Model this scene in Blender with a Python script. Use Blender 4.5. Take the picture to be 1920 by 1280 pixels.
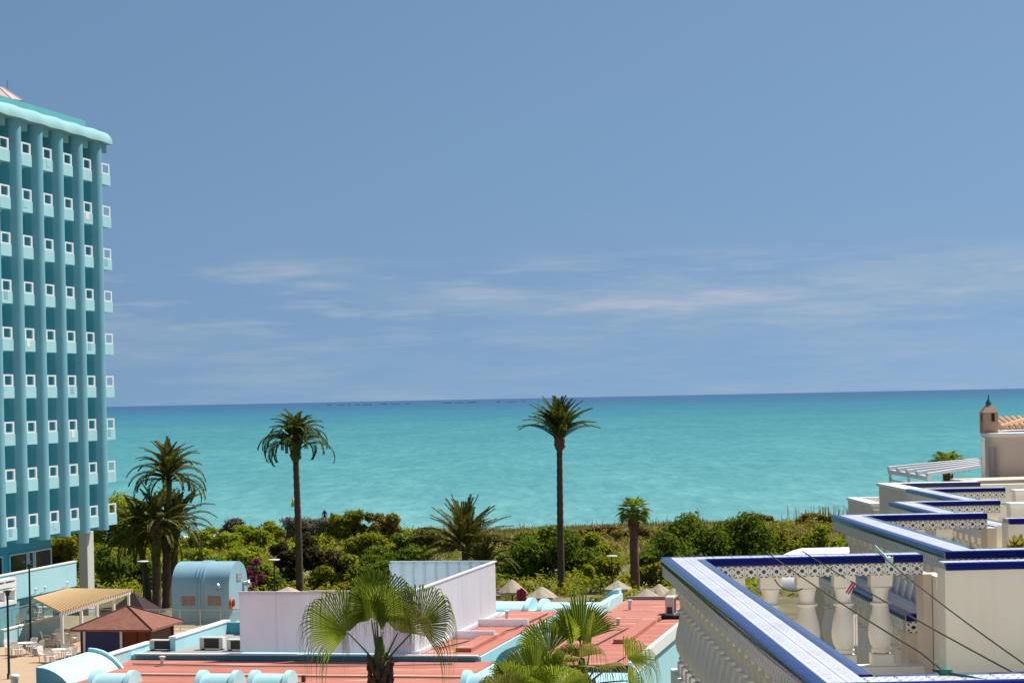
import bpy, math, random
import numpy as np
from mathutils import Vector, Matrix
random.seed(7); RNG = np.random.default_rng(7)
rad = math.radians
for o in list(bpy.data.objects): bpy.data.objects.remove(o)
sc = bpy.context.scene
COL = sc.collection

# ------------------------------------------------------------ camera, sky, sun, exposure
EYE = 15.0; FPX = 4000.0; ROLL = rad(1.14); CX, CY = 960.0, 746.4
cam_d = bpy.data.cameras.new('camera'); cam = bpy.data.objects.new('camera', cam_d); COL.objects.link(cam)
cam_d.sensor_width = 36; cam_d.lens = FPX / 1920 * 36; cam_d.shift_y = (CY - 640) / 1920
cam_d.clip_start = .3; cam_d.clip_end = 120000
cam.matrix_world = Matrix.Translation((0, 0, EYE)) @ Matrix.Rotation(rad(90), 4, 'X') @ Matrix.Rotation(-ROLL, 4, 'Z')
sc.camera = cam

SUN_AZ, SUN_EL = rad(56), rad(58)
w = bpy.data.worlds.new('World'); sc.world = w; w.use_nodes = True
nt = w.node_tree; nt.nodes.clear()
def WN(t, **k):
    n = nt.nodes.new(t)
    for a, b in k.items(): setattr(n, a, b)
    return n
sky = WN('ShaderNodeTexSky', sky_type='NISHITA', sun_disc=False, sun_elevation=SUN_EL, sun_rotation=SUN_AZ,
         altitude=0, air_density=1.0, dust_density=.6, ozone_density=2.0)
sn = WN('ShaderNodeTexCoord'); sp0 = WN('ShaderNodeSeparateXYZ'); nt.links.new(sn.outputs['Generated'], sp0.inputs[0])
zz0 = WN('ShaderNodeMath', operation='MULTIPLY_ADD'); zz0.inputs[1].default_value = .70; zz0.inputs[2].default_value = .255; nt.links.new(sp0.outputs[2], zz0.inputs[0])
cb0 = WN('ShaderNodeCombineXYZ'); nt.links.new(sp0.outputs[0], cb0.inputs[0]); nt.links.new(sp0.outputs[1], cb0.inputs[1]); nt.links.new(zz0.outputs[0], cb0.inputs[2])
nt.links.new(cb0.outputs[0], sky.inputs[0])
hsv = WN('ShaderNodeMix', data_type='RGBA', blend_type='MULTIPLY'); hsv.inputs[0].default_value = 1
hsv.inputs[7].default_value = (.95, 1.06, 1.04, 1)
nt.links.new(sky.outputs[0], hsv.inputs[6])
tc = WN('ShaderNodeTexCoord')
sep = WN('ShaderNodeSeparateXYZ'); nt.links.new(tc.outputs['Generated'], sep.inputs[0])
mp = WN('ShaderNodeMapping'); mp.inputs['Scale'].default_value = (15, 15, 130); mp.inputs['Location'].default_value = (3.1, 0, 0)
nt.links.new(tc.outputs['Generated'], mp.inputs[0])
nz = WN('ShaderNodeTexNoise'); nz.inputs['Scale'].default_value = 1.0; nz.inputs['Detail'].default_value = 8; nz.inputs['Roughness'].default_value = .58
nt.links.new(mp.outputs[0], nz.inputs['Vector'])
cr = WN('ShaderNodeMapRange'); cr.inputs[1].default_value = .50; cr.inputs[2].default_value = .68
nt.links.new(nz.outputs['Fac'], cr.inputs[0])
# thin cloud sheet lies low over the horizon all the way round
bd = WN('ShaderNodeValToRGB'); e = bd.color_ramp.elements
e[0].position = .0; e[0].color = (.4, .4, .4, 1); e[1].position = .09; e[1].color = (0, 0, 0, 1)
for p, v in ((.024, .35), (.044, 1.0), (.062, .75), (.07, .05)):
    q = e.new(p); q.color = (v, v, v, 1)
nt.links.new(sep.outputs['Z'], bd.inputs[0])
mm = WN('ShaderNodeMath', operation='MULTIPLY'); nt.links.new(cr.outputs[0], mm.inputs[0]); nt.links.new(bd.outputs[0], mm.inputs[1])
m1 = WN('ShaderNodeMath', operation='MULTIPLY'); m1.inputs[1].default_value = .45; nt.links.new(mm.outputs[0], m1.inputs[0])
mpb = WN('ShaderNodeMapping'); mpb.inputs['Scale'].default_value = (5.5, 5.5, 42); mpb.inputs['Location'].default_value = (1.7, 4.2, .6); nt.links.new(tc.outputs['Generated'], mpb.inputs[0])
nzb = WN('ShaderNodeTexNoise'); nzb.inputs['Scale'].default_value = 1.0; nzb.inputs['Detail'].default_value = 10; nzb.inputs['Roughness'].default_value = .62; nt.links.new(mpb.outputs[0], nzb.inputs['Vector'])
crb = WN('ShaderNodeMapRange'); crb.inputs[1].default_value = .46; crb.inputs[2].default_value = .66; nt.links.new(nzb.outputs['Fac'], crb.inputs[0])
mb2 = WN('ShaderNodeMath', operation='MULTIPLY'); nt.links.new(crb.outputs[0], mb2.inputs[0]); nt.links.new(bd.outputs[0], mb2.inputs[1])
m2 = WN('ShaderNodeMath', operation='MULTIPLY_ADD'); m2.inputs[1].default_value = .38; nt.links.new(mb2.outputs[0], m2.inputs[0]); nt.links.new(m1.outputs[0], m2.inputs[2])
cm = WN('ShaderNodeMix', data_type='RGBA'); cm.inputs[7].default_value = (5.3, 5.7, 6.4, 1)
nt.links.new(m2.outputs[0], cm.inputs[0]); nt.links.new(hsv.outputs[2], cm.inputs[6])
bg = WN('ShaderNodeBackground'); bg.inputs[1].default_value = .072
nt.links.new(cm.outputs[2], bg.inputs[0])
wo = WN('ShaderNodeOutputWorld'); nt.links.new(bg.outputs[0], wo.inputs[0])

sl = bpy.data.lights.new('sun', 'SUN'); sl.energy = 4.8; sl.angle = rad(.53); sl.color = (1, .95, .87)
sun = bpy.data.objects.new('sun', sl); COL.objects.link(sun)
SV = Vector((math.cos(SUN_EL) * math.sin(SUN_AZ), math.cos(SUN_EL) * math.cos(SUN_AZ), math.sin(SUN_EL)))
sun.rotation_euler = SV.to_track_quat('Z', 'Y').to_euler(); sun.location = (0, 0, 60)
sc.view_settings.view_transform = 'Standard'; sc.view_settings.look = 'None'
sc.view_settings.exposure = 0.40; sc.view_settings.gamma = 1.0
sc.render.engine = 'CYCLES'
cy = sc.cycles; cy.use_denoising = True; cy.max_bounces = 7; cy.diffuse_bounces = 4; cy.glossy_bounces = 3
cy.transmission_bounces = 4; cy.transparent_max_bounces = 8; cy.caustics_reflective = False; cy.caustics_refractive = False
sc.render.filter_size = 1.6

# ------------------------------------------------------------ survey helpers: picture ray -> place on the site
def ab(x, y):
    du, dv = x - CX, y - CY
    return du * math.cos(ROLL) - dv * math.sin(ROLL), du * math.sin(ROLL) + dv * math.cos(ROLL)
def P(x, y, Y):                       # point at depth Y
    a, b = ab(x, y); return Vector((a / FPX * Y, Y, EYE - b / FPX * Y))
def G(x, y, z=0.0):                   # point at height z
    a, b = ab(x, y); Y = (EYE - z) * FPX / b; return Vector((a / FPX * Y, Y, z))
PHI_H = rad(12.06)                    # hotel grid: local x = out of the facade, y = along it
PHI_R = rad(-1.06)                    # terrace-house grid
def toF(p, phi): return Vector((p.x * math.cos(phi) - p.y * math.sin(phi), p.x * math.sin(phi) + p.y * math.cos(phi), p.z))
def frF(x, y, z, phi): return Vector((x * math.cos(phi) + y * math.sin(phi), -x * math.sin(phi) + y * math.cos(phi), z))
def HG(x, y, z): return toF(G(x, y, z), PHI_H)
def RG(x, y, z): return toF(G(x, y, z), PHI_R)
def onx(x, y, hx, phi=PHI_H):         # where the ray meets the grid plane x = hx
    d = toF(P(x, y, 1.0) - Vector((0, 0, EYE)), phi); t = hx / d.x
    return Vector((hx, d.y * t, EYE + d.z * t))
def ony(x, y, hy, phi=PHI_H):
    d = toF(P(x, y, 1.0) - Vector((0, 0, EYE)), phi); t = hy / d.y
    return Vector((d.x * t, hy, EYE + d.z * t))

# ------------------------------------------------------------ mesh builder
class MB:
    def __init__(s): s.v = []; s.f = []
    def add(s, vs, fs):
        o = len(s.v); s.v += [tuple(v) for v in vs]; s.f += [tuple(i + o for i in f) for f in fs]; return s
    def box(s, x0, x1, y0, y1, z0, z1):
        return s.add([(x0, y0, z0), (x1, y0, z0), (x1, y1, z0), (x0, y1, z0), (x0, y0, z1), (x1, y0, z1), (x1, y1, z1), (x0, y1, z1)],
                     [(0, 3, 2, 1), (4, 5, 6, 7), (0, 1, 5, 4), (1, 2, 6, 5), (2, 3, 7, 6), (3, 0, 4, 7)])
    def cbox(s, x0, x1, y0, y1, z0, z1, c=.01):
        """box with its upper edges chamfered"""
        vs = [(x0, y0, z0), (x1, y0, z0), (x1, y1, z0), (x0, y1, z0), (x0, y0, z1 - c), (x1, y0, z1 - c), (x1, y1, z1 - c), (x0, y1, z1 - c),
              (x0 + c, y0 + c, z1), (x1 - c, y0 + c, z1), (x1 - c, y1 - c, z1), (x0 + c, y1 - c, z1)]
        return s.add(vs, [(0, 3, 2, 1), (0, 1, 5, 4), (1, 2, 6, 5), (2, 3, 7, 6), (3, 0, 4, 7), (4, 5, 9, 8), (5, 6, 10, 9), (6, 7, 11, 10), (7, 4, 8, 11), (8, 9, 10, 11)])
    def prism(s, prof, ext, closed=True):
        """prof: list of 3D points (a loop), extruded by ext"""
        n = len(prof); e = Vector(ext); a = [Vector(p) for p in prof]
        vs = a + [p + e for p in a]
        fs = [(i, (i + 1) % n, n + (i + 1) % n, n + i) for i in range(n if closed else n - 1)]
        if closed: fs += [tuple(range(n))[::-1], tuple(range(n, 2 * n))]
        return s.add(vs, fs)
    def tube(s, pts, r, n=8, cap=True):
        pts = [Vector(p) for p in pts]; rs = r if isinstance(r, (list, tuple)) else [r] * len(pts)
        vs = []; fs = []
        for i, p in enumerate(pts):
            d = (pts[min(i + 1, len(pts) - 1)] - pts[max(i - 1, 0)]).normalized()
            u = d.cross(Vector((0, 0, 1)));
            if u.length < .05: u = d.cross(Vector((0, 1, 0)))
            u.normalize(); v = d.cross(u)
            for k in range(n):
                t = 2 * math.pi * k / n; vs.append(p + (u * math.cos(t) + v * math.sin(t)) * rs[i])
        for i in range(len(pts) - 1):
            for k in range(n):
                a = i * n + k; b = i * n + (k + 1) % n; fs.append((a, a + n, b + n, b))
        if cap: fs += [tuple(range(n)), tuple(range((len(pts) - 1) * n, len(pts) * n))[::-1]]
        return s.add(vs, fs)
    def lathe(s, prof, n=16, c=(0, 0, 0)):
        vs = []; fs = []
        for r, z in prof:
            for k in range(n):
                t = 2 * math.pi * k / n; vs.append((c[0] + r * math.cos(t), c[1] + r * math.sin(t), c[2] + z))
        for i in range(len(prof) - 1):
            for k in range(n):
                a = i * n + k; b = i * n + (k + 1) % n; fs.append((a, b, b + n, a + n))
        fs += [tuple(range(n))[::-1], tuple(range((len(prof) - 1) * n, len(prof) * n))]
        return s.add(vs, fs)
    def quad(s, a, b, c, d): return s.add([a, b, c, d], [(0, 1, 2, 3)])
    def mesh(s, name, mat, smooth=None):
        me = bpy.data.meshes.new(name); me.from_pydata(s.v, [], s.f); me.validate()
        if mat: me.materials.append(mat)
        if smooth is not None:
            me.shade_smooth(); me.set_sharp_from_angle(angle=rad(smooth))
        me.update(); return me
    def build(s, name, mat, parent=None, loc=(0, 0, 0), rz=0.0, smooth=None):
        return ob(name, s.mesh(name, mat, smooth), parent, loc, rz)
def ob(name, me, parent=None, loc=(0, 0, 0), rz=0.0):
    o = bpy.data.objects.new(name, me); COL.objects.link(o)
    o.location = loc; o.rotation_euler = (0, 0, rz)
    if parent is not None: o.parent = parent
    return o
def npmesh(name, V, nper, mat, smooth=False):
    """V: (N, nper, 3) polygons, vertices not shared"""
    N = V.shape[0]; me = bpy.data.meshes.new(name)
    me.vertices.add(N * nper); me.vertices.foreach_set('co', V.reshape(-1).astype(np.float32))
    me.loops.add(N * nper); me.loops.foreach_set('vertex_index', np.arange(N * nper, dtype=np.int32))
    me.polygons.add(N); me.polygons.foreach_set('loop_start', np.arange(0, N * nper, nper, dtype=np.int32))
    me.polygons.foreach_set('loop_total', np.full(N, nper, dtype=np.int32))
    me.materials.append(mat); me.update(calc_edges=True); me.validate(); return me
def tag(o, label, cat, group=None):
    o['label'] = label; o['category'] = cat
    if group: o['group'] = group
    return o
def thing(name, label, cat, loc=(0, 0, 0), rz=0.0, group=None):
    return tag(ob(name, None, None, loc, rz), label, cat, group)
def hthing(name, label, cat, hx, hy, z=0, group=None):   # origin given in the hotel grid
    return thing(name, label, cat, frF(hx, hy, z, PHI_H), -PHI_H, group)
def rthing(name, label, cat, rx, ry, z=0, group=None):
    return thing(name, label, cat, frF(rx, ry, z, PHI_R), -PHI_R, group)
def struct(o): o['kind'] = 'structure'; return o
def copy_tree(o, parent=None):
    c = o.copy(); COL.objects.link(c); c.parent = parent
    for ch in list(o.children): copy_tree(ch, c)
    return c

# ------------------------------------------------------------ materials
class NT:
    def __init__(s, name):
        s.m = bpy.data.materials.new(name); s.m.use_nodes = True; s.t = s.m.node_tree; s.t.nodes.clear()
    def n(s, t, ins=None, **k):
        q = s.t.nodes.new(t)
        for a, b in k.items(): setattr(q, a, b)
        for a, b in (ins or {}).items():
            if hasattr(b, 'is_linked') or isinstance(b, bpy.types.NodeSocket): s.t.links.new(b, q.inputs[a])
            else: q.inputs[a].default_value = b
        return q
    def math(s, op, a, b=0.0, c=None, clamp=False):
        d = {0: a, 1: b}
        if c is not None: d[2] = c
        q = s.n('ShaderNodeMath', d, operation=op); q.use_clamp = clamp; return q.outputs[0]
    def mix(s, f, a, b, blend='MIX'):
        q = s.n('ShaderNodeMix', {0: f, 6: a, 7: b}, data_type='RGBA', blend_type=blend); return q.outputs[2]
    def noise(s, vec, scale, detail=5, rough=.55):
        return s.n('ShaderNodeTexNoise', {'Vector': vec, 'Scale': scale, 'Detail': detail, 'Roughness': rough}).outputs['Fac']
    def rng(s, f, a, b, c=0.0, d=1.0): return s.n('ShaderNodeMapRange', {0: f, 1: a, 2: b, 3: c, 4: d}).outputs[0]
    def obj(s): return s.n('ShaderNodeTexCoord').outputs['Object']
    def gen(s): return s.n('ShaderNodeTexCoord').outputs['Generated']
    def pos(s): return s.n('ShaderNodeNewGeometry').outputs['Position']
    def scaled(s, vec, sx, sy, sz): return s.n('ShaderNodeMapping', {0: vec, 3: (sx, sy, sz)}).outputs[0]
    def bump(s, h, st, dist=.02): return s.n('ShaderNodeBump', {'Height': h, 'Strength': st, 'Distance': dist}).outputs[0]
    def out(s, sh): s.n('ShaderNodeOutputMaterial', {0: sh}); return s.m
    def bsdf(s, col, rough=.7, normal=None, metal=0.0, spec=.4):
        d = {'Base Color': col, 'Roughness': rough, 'Metallic': metal, 'Specular IOR Level': spec}
        if normal is not None: d['Normal'] = normal
        return s.n('ShaderNodeBsdfPrincipled', d).outputs[0]
def c4(c): return (c[0], c[1], c[2], 1)
def plaster(name, col, stain=(.6, .55, .45), amt=.25, scale=.7, rough=.8, bump=.15, streak=0.0):
    k = NT(name); p = k.pos()
    a = k.noise(p, scale, 7, .62); b = k.noise(p, scale * 9, 4)
    dark = c4([c * s for c, s in zip(col, stain)])
    f = k.math('MULTIPLY', k.rng(a, .45, .75), amt)
    c = k.mix(f, c4(col), dark)
    if streak:
        st = k.noise(k.scaled(p, 2.2, 2.2, .16), 1.0, 5, .6)
        c = k.mix(k.math('MULTIPLY', k.rng(st, .52, .74), streak), c, c4([x * y for x, y in zip(col, (.62, .52, .38))]))
    c = k.mix(k.math('MULTIPLY', b, .12), c, dark)
    return k.out(k.bsdf(c, rough, k.bump(k.noise(p, 28, 4), bump, .01)))
def plain(name, col, rough=.5, metal=0.0, var=.15, scale=6):
    k = NT(name); f = k.math('MULTIPLY', k.noise(k.obj(), scale, 4), var)
    return k.out(k.bsdf(k.mix(f, c4(col), c4([c * .5 for c in col])), rough, None, metal))
def leafmat(name, dark, mid, light, trans=.3, rough=.5, tint=None):
    k = NT(name); g = k.n('ShaderNodeNewGeometry'); r = g.outputs['Random Per Island']
    f = k.math('ADD', k.math('MULTIPLY', r, .55), k.math('MULTIPLY', k.noise(g.outputs['Position'], .55, 3), .75))
    ramp = k.n('ShaderNodeValToRGB', {0: f}); e = ramp.color_ramp.elements
    e[0].position = .28; e[0].color = c4(dark); e[1].position = .95; e[1].color = c4(light); q = e.new(.6); q.color = c4(mid)
    c = ramp.outputs[0]
    d = k.bsdf(c, .75, None, 0, .12)
    t = k.n('ShaderNodeBsdfTranslucent', {0: k.mix(.5, c, c4([light[0] * 1.25, light[1] * 1.2, light[2] * .6]))}).outputs[0]
    return k.out(k.n('ShaderNodeMixShader', {0: trans, 1: d, 2: t}).outputs[0])

M = {}
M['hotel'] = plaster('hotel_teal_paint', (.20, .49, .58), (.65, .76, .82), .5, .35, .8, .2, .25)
M['hotel_dark'] = plaster('hotel_dark_teal_and_shade', (.11, .40, .48), (.7, .8, .85), .3, .5)  # holds recess, ledge and gable shade in its colour; elsewhere just dark teal
M['balcony'] = plaster('balcony_pale_aqua_paint', (.37, .64, .68), (.75, .82, .85), .45, .9, .8, .15, .25)
M['cornice'] = plaster('cornice_aqua_paint', (.26, .48, .50), (.7, .76, .74), .5, .5, .8, .2, .2)
M['aqua'] = plaster('aqua_wall_paint', (.40, .69, .73), (.75, .82, .84), .4, .5, .7, .1, .12)
M['aqua_white'] = plaster('pale_aqua_vault_paint', (.46, .72, .74), (.75, .8, .8), .4, .6)
M['tank'] = plaster('tank_blue_paint', (.30, .49, .58), (.7, .76, .8), .45, .6, .4, .1, .2)
M['white'] = plaster('white_paint', (.82, .82, .80), (.85, .83, .8), .2, 1.0, .5, .05)
M['panel'] = plaster('white_screen_panel_paint', (.78, .76, .78), (.88, .85, .87), .4, .35, .6, .08, .12)
k = NT('white_translucent_sheet'); p = k.pos()
c = k.mix(k.rng(k.noise(p, .35, 6), .45, .75, 0, .35), (.86, .83, .86, 1), (.74, .70, .73, 1))
c = k.mix(k.rng(k.noise(k.scaled(p, 2.4, 2.4, .15), 1.0, 5), .55, .75, 0, .3), c, (.50, .46, .44, 1))
M['panel'] = k.out(k.n('ShaderNodeMixShader', {0: .42, 1: k.bsdf(c, .55), 2: k.n('ShaderNodeBsdfTranslucent', {0: c}).outputs[0]}).outputs[0])
M['cream'] = plaster('cream_render', (.75, .71, .62), (.8, .74, .62), .35, .8, .8, .2, .34)
M['cream_plain'] = plaster('cream_cast_stone', (.84, .79, .70), (.82, .75, .64), .4, 3.0, .6, .12)
M['stucco'] = plaster('beige_stucco', (.66, .55, .45), (.8, .75, .7), .3, 1.0, .9, .25, .2)
M['redroof'] = None
M['grey'] = plaster('grey_concrete', (.30, .30, .29), (.8, .8, .8), .3, .6)
M['metal_white'] = plain('white_enamel_metal', (.80, .80, .80), .35)
M['black'] = plain('black_iron', (.015, .016, .018), .45)
M['steel'] = plain('brushed_steel', (.55, .55, .55), .3, .8)
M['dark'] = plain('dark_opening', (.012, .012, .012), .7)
M['wood'] = plaster('dark_timber', (.075, .026, .014), (.6, .6, .6), .4, 3.0, .6)
M['pine'] = plaster('pale_pine_slats', (.62, .42, .22), (.75, .68, .55), .4, 2.0, .7)
M['shingle'] = None
M['navy'] = plain('navy_roller_shutter', (.008, .016, .105), .4)
M['bluetile'] = None
M['whitecloth'] = plain('white_plastic', (.80, .78, .75), .45, 0, .08)
M['rust'] = plaster('rusty_vent_paint', (.38, .22, .16), (.7, .7, .7), .4, 3)
M['thatch'] = plaster('dry_thatch', (.46, .38, .28), (.55, .5, .45), .5, 3.5, .95, .8)
M['redcloth'] = plain('crimson_fabric', (.42, .02, .07), .8)
M['bark'] = plaster('palm_bark', (.115, .075, .05), (.45, .42, .4), .8, 3.0, .95, .9)
M['bark_red'] = plaster('reddish_palm_bark', (.17, .085, .06), (.5, .42, .4), .8, 3.0, .95, .9)
M['twig'] = plaster('tree_bark', (.13, .10, .07), (.5, .5, .5), .6, 3.0, .95, .6)
M['acgrille'] = plain('condenser_grille', (.07, .045, .03), .6)
M['acbody'] = plaster('condenser_casing', (.70, .66, .58), (.7, .66, .6), .4, 2.5, .5)
M['darkred'] = plaster('dark_maroon_roofing', (.025, .007, .007), (.6, .6, .6), .4, 2)
M['terracotta'] = plaster('terracotta_tile', (.58, .36, .22), (.6, .55, .5), .5, 3)
M['bronze'] = plain('verdigris_cowl', (.03, .09, .13), .5)
M['cyan'] = plain('cyan_towel', (.15, .5, .55), .8)

k = NT('red_roof_membrane'); p = k.pos()
f = k.rng(k.noise(p, .35, 7, .6), .35, .75); c = k.mix(f, (.47, .175, .125, 1), (.40, .13, .095, 1))
f2 = k.rng(k.noise(k.scaled(p, .35, 1.2, 1), .8, 6, .65), .55, .72)
c = k.mix(k.math('MULTIPLY', f2, .85), c, (.66, .41, .29, 1))
c = k.mix(k.rng(k.noise(p, 6, 3), .62, .75, 0, .35), c, (.30, .09, .07, 1))
M['redroof'] = k.out(k.bsdf(c, .85, k.bump(k.noise(p, 12, 4), .25, .02)))

k = NT('brown_felt_shingle'); p = k.pos()
c = k.mix(k.rng(k.noise(p, 2.5, 6), .4, .7), (.26, .105, .07, 1), (.20, .075, .05, 1))
vo = k.n('ShaderNodeTexVoronoi', {'Vector': p, 'Scale': 2.6}).outputs['Distance']
c = k.mix(k.rng(vo, .045, .07, .8, 0), c, (.7, .62, .55, 1))
M['shingle'] = k.out(k.bsdf(c, .9, k.bump(k.noise(p, 30, 3), .3, .01)))

def glaze(name, col, rough, alt=None):
    k = NT(name); r = k.n('ShaderNodeObjectInfo').outputs['Random']; p = k.pos()
    c = k.mix(k.math('MULTIPLY', r, .5), c4(col), c4(alt or [x * .6 for x in col]))
    c = k.mix(k.rng(k.noise(p, 5, 5), .55, .8, 0, .25), c, c4([min(1, x * 1.1 + .02) for x in col]))
    return k.out(k.bsdf(c, rough, k.bump(k.noise(p, 9, 3), .06, .01), 0, .18))
M['bluetile'] = glaze('cobalt_glazed_tile', (.008, .012, .14), .07)
def whitetile(name):
    k = NT(name); g = k.gen(); s = k.n('ShaderNodeSeparateXYZ', {0: g}); x, y = s.outputs[0], s.outputs[1]
    r = k.n('ShaderNodeObjectInfo').outputs['Random']; p = k.pos()
    # slanting grey print strokes
    u = k.math('FRACT', k.math('ADD', k.math('MULTIPLY', y, 3.0), k.math('MULTIPLY', x, 1.0)))
    st = k.math('MULTIPLY', k.math('LESS_THAN', k.math('ABSOLUTE', k.math('SUBTRACT', u, .5)), .10), k.math('LESS_THAN', k.math('ABSOLUTE', k.math('SUBTRACT', x, .5)), .30))
    c = k.mix(k.math('MULTIPLY', r, .5), (.76, .76, .78, 1), (.70, .70, .72, 1))
    c = k.mix(k.math('MULTIPLY', st, .9), c, (.20, .21, .30, 1))
    c = k.mix(k.rng(k.noise(p, 3, 6), .45, .8, 0, .45), c, (.45, .42, .36, 1))
    return k.out(k.bsdf(c, .25, k.bump(k.noise(p, 14, 3), .08, .01), 0, .45))
M['whitetile'] = whitetile('white_printed_glazed_tile')
k = NT('grout'); M['grout'] = k.out(k.bsdf((.38, .38, .37, 1), .9))
def flower(name):
    k = NT(name); s = k.n('ShaderNodeSeparateXYZ', {0: k.gen()}); x = k.math('SUBTRACT', s.outputs[0], .5); z = k.math('SUBTRACT', s.outputs[2], .5)
    r = k.n('ShaderNodeObjectInfo').outputs['Random']
    R = k.math('SQRT', k.math('ADD', k.math('MULTIPLY', x, x), k.math('MULTIPLY', z, z)))
    dot = k.math('LESS_THAN', R, .165)
    cx = k.math('SUBTRACT', .5, k.math('ABSOLUTE', x)); cz = k.math('SUBTRACT', .5, k.math('ABSOLUTE', z))
    rc = k.math('SQRT', k.math('ADD', k.math('MULTIPLY', cx, cx), k.math('MULTIPLY', cz, cz)))
    an = k.math('ARCTAN2', cz, cx)
    pet = k.math('MULTIPLY', k.math('GREATER_THAN', k.math('SINE', k.math('MULTIPLY', an, 8.0)), .15), k.math('MULTIPLY', k.math('LESS_THAN', rc, .40), k.math('GREATER_THAN', rc, .13)))
    rd = k.n('ShaderNodeValToRGB', {0: r}); e = rd.color_ramp.elements; rd.color_ramp.interpolation = 'CONSTANT'
    e[0].color = (.02, .03, .10, 1); e[1].position = .75; e[1].color = (.10, .075, .015, 1); q = e.new(.5); q.color = (.14, .045, .02, 1)
    rp = k.n('ShaderNodeValToRGB', {0: k.math('FRACT', k.math('MULTIPLY', r, 7.0))}); e = rp.color_ramp.elements; rp.color_ramp.interpolation = 'CONSTANT'
    e[0].color = (.15, .02, .04, 1); e[1].position = .66; e[1].color = (.10, .10, .02, 1); q = e.new(.33); q.color = (.05, .03, .05, 1)
    c = k.mix(dot, (.74, .72, .66, 1), rd.outputs[0]); c = k.mix(pet, c, rp.outputs[0])
    return k.out(k.bsdf(c, .2, None, 0, .5))
M['flower'] = flower('flower_printed_tile')
k = NT('smoked_window_glass'); M['glass'] = k.out(k.bsdf((.012, .018, .022, 1), .06, None, 0, .6))
k = NT('clear_railing_glass')
M['clear'] = k.out(k.n('ShaderNodeMixShader', {0: .16, 1: k.n('ShaderNodeBsdfTransparent', {0: (.86, .93, .92, 1)}).outputs[0], 2: k.bsdf((.5, .6, .6, 1), .08)}).outputs[0])

L_ = {}
L_['olive'] = leafmat('olive_shrub_leaves', (.060, .080, .006), (.18, .205, .012), (.38, .38, .03), .42)
L_['bright'] = leafmat('bright_shrub_leaves', (.075, .11, .006), (.22, .27, .012), (.42, .47, .035), .40)
L_['deep'] = leafmat('deep_green_tree_leaves', (.028, .062, .006), (.085, .145, .010), (.23, .29, .025), .38)
L_['pine'] = leafmat('dark_brownish_tree_leaves', (.018, .024, .006), (.048, .046, .012), (.11, .09, .028), .2)
L_['brown'] = leafmat('dry_brown_shrub_leaves', (.095, .075, .018), (.22, .18, .04), (.36, .30, .08), .35)
L_['grey'] = leafmat('grey_dry_brush', (.10, .088, .065), (.17, .15, .115), (.26, .23, .18), .15)
L_['pink'] = leafmat('magenta_bougainvillea_bracts', (.13, .01, .06), (.28, .03, .14), (.45, .10, .25), .3)
L_['date'] = leafmat('date_palm_leaflets', (.016, .036, .006), (.052, .084, .010), (.13, .165, .03), .22)
L_['datey'] = leafmat('yellowish_date_palm_leaflets', (.030, .042, .007), (.085, .095, .014), (.19, .18, .04), .2)
L_['fan'] = leafmat('fan_palm_leaf', (.075, .135, .010), (.15, .22, .018), (.34, .40, .06), .5)
L_['fan_old'] = leafmat('yellowing_fan_palm_leaf', (.12, .13, .02), (.25, .24, .05), (.45, .42, .16), .35)
L_['grass'] = leafmat('dune_grass', (.10, .085, .02), (.20, .165, .04), (.32, .27, .09), .3)
L_['petiole'] = plain('palm_petiole', (.13, .16, .03), .5)

# ------------------------------------------------------------ sea and land
k = NT('sea_water'); p = k.pos(); s = k.n('ShaderNodeSeparateXYZ', {0: p})
lg = k.math('LOGARITHM', k.math('MAXIMUM', s.outputs[1], 100.0), 10.0)          # shallow sand shelf -> deep water
wob = k.noise(k.scaled(p, .0006, .004, 1), 1.0, 5, .6)
lg = k.math('ADD', lg, k.math('MULTIPLY', k.math('SUBTRACT', wob, .5), .35))
rp = k.n('ShaderNodeValToRGB', {0: k.rng(lg, 2.3, 4.3)}); e = rp.color_ramp.elements
e[0].position = 0; e[0].color = (.24, .50, .46, 1); e[1].position = 1; e[1].color = (.075, .155, .28, 1)
for q, cc in ((.12, (.15, .42, .395)), (.32, (.095, .34, .345)), (.50, (.066, .265, .32)), (.68, (.054, .20, .30)), (.82, (.06, .165, .29))):
    q = e.new(q); q.color = c4(cc)
rpc = k.mix(1.0, rp.outputs[0], (.60, .66, .72, 1), 'MULTIPLY')
pat = k.noise(k.scaled(p, .045, .013, 1), 1.0, 10, .72)
lt = k.mix(1.0, rpc, (1.5, 1.28, 1.22, 1), 'MULTIPLY'); dk_ = k.mix(1.0, rpc, (.55, .74, .80, 1), 'MULTIPLY')
c = k.mix(k.rng(pat, .42, .64, 0, .7), rpc, lt)
rip = k.noise(k.scaled(p, .42, .075, 1), 1.0, 6, .75)
c = k.mix(k.rng(rip, .40, .64, 0, .8), c, dk_)  # shading of the wave relief put into the colour as dark dashes
fo = k.noise(k.scaled(p, .0022, .035, 1), 1.0, 9, .62)
c = k.mix(k.rng(fo, .69, .78, 0, .45), c, (.42, .64, .62, 1))
bm = k.bump(k.noise(k.scaled(p, .3, .12, 1), 1.0, 7, .68), .9, .6)
dif = k.n('ShaderNodeBsdfDiffuse', {0: c}).outputs[0]
gl = k.n('ShaderNodeBsdfGlossy', {0: (.9, .95, 1, 1), 1: .28, 'Normal': bm}).outputs[0]
M['sea'] = k.out(k.n('ShaderNodeMixShader', {0: .08, 1: dif, 2: gl}).outputs[0])
mb = MB()
ys = [200, 300, 500, 900, 1800, 4000, 9000, 20000, 45000, 90000]; xs = [-60000, -20000, -5000, -1200, -300, 0, 300, 1200, 5000, 20000, 60000]
for y in ys:
    for x in xs: mb.v.append((x, y, -.5))
for j in range(len(ys) - 1):
    for i in range(len(xs) - 1):
        a = j * len(xs) + i; mb.f.append((a, a + 1, a + 1 + len(xs), a + len(xs)))
struct(mb.build('sea', M['sea']))

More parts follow.
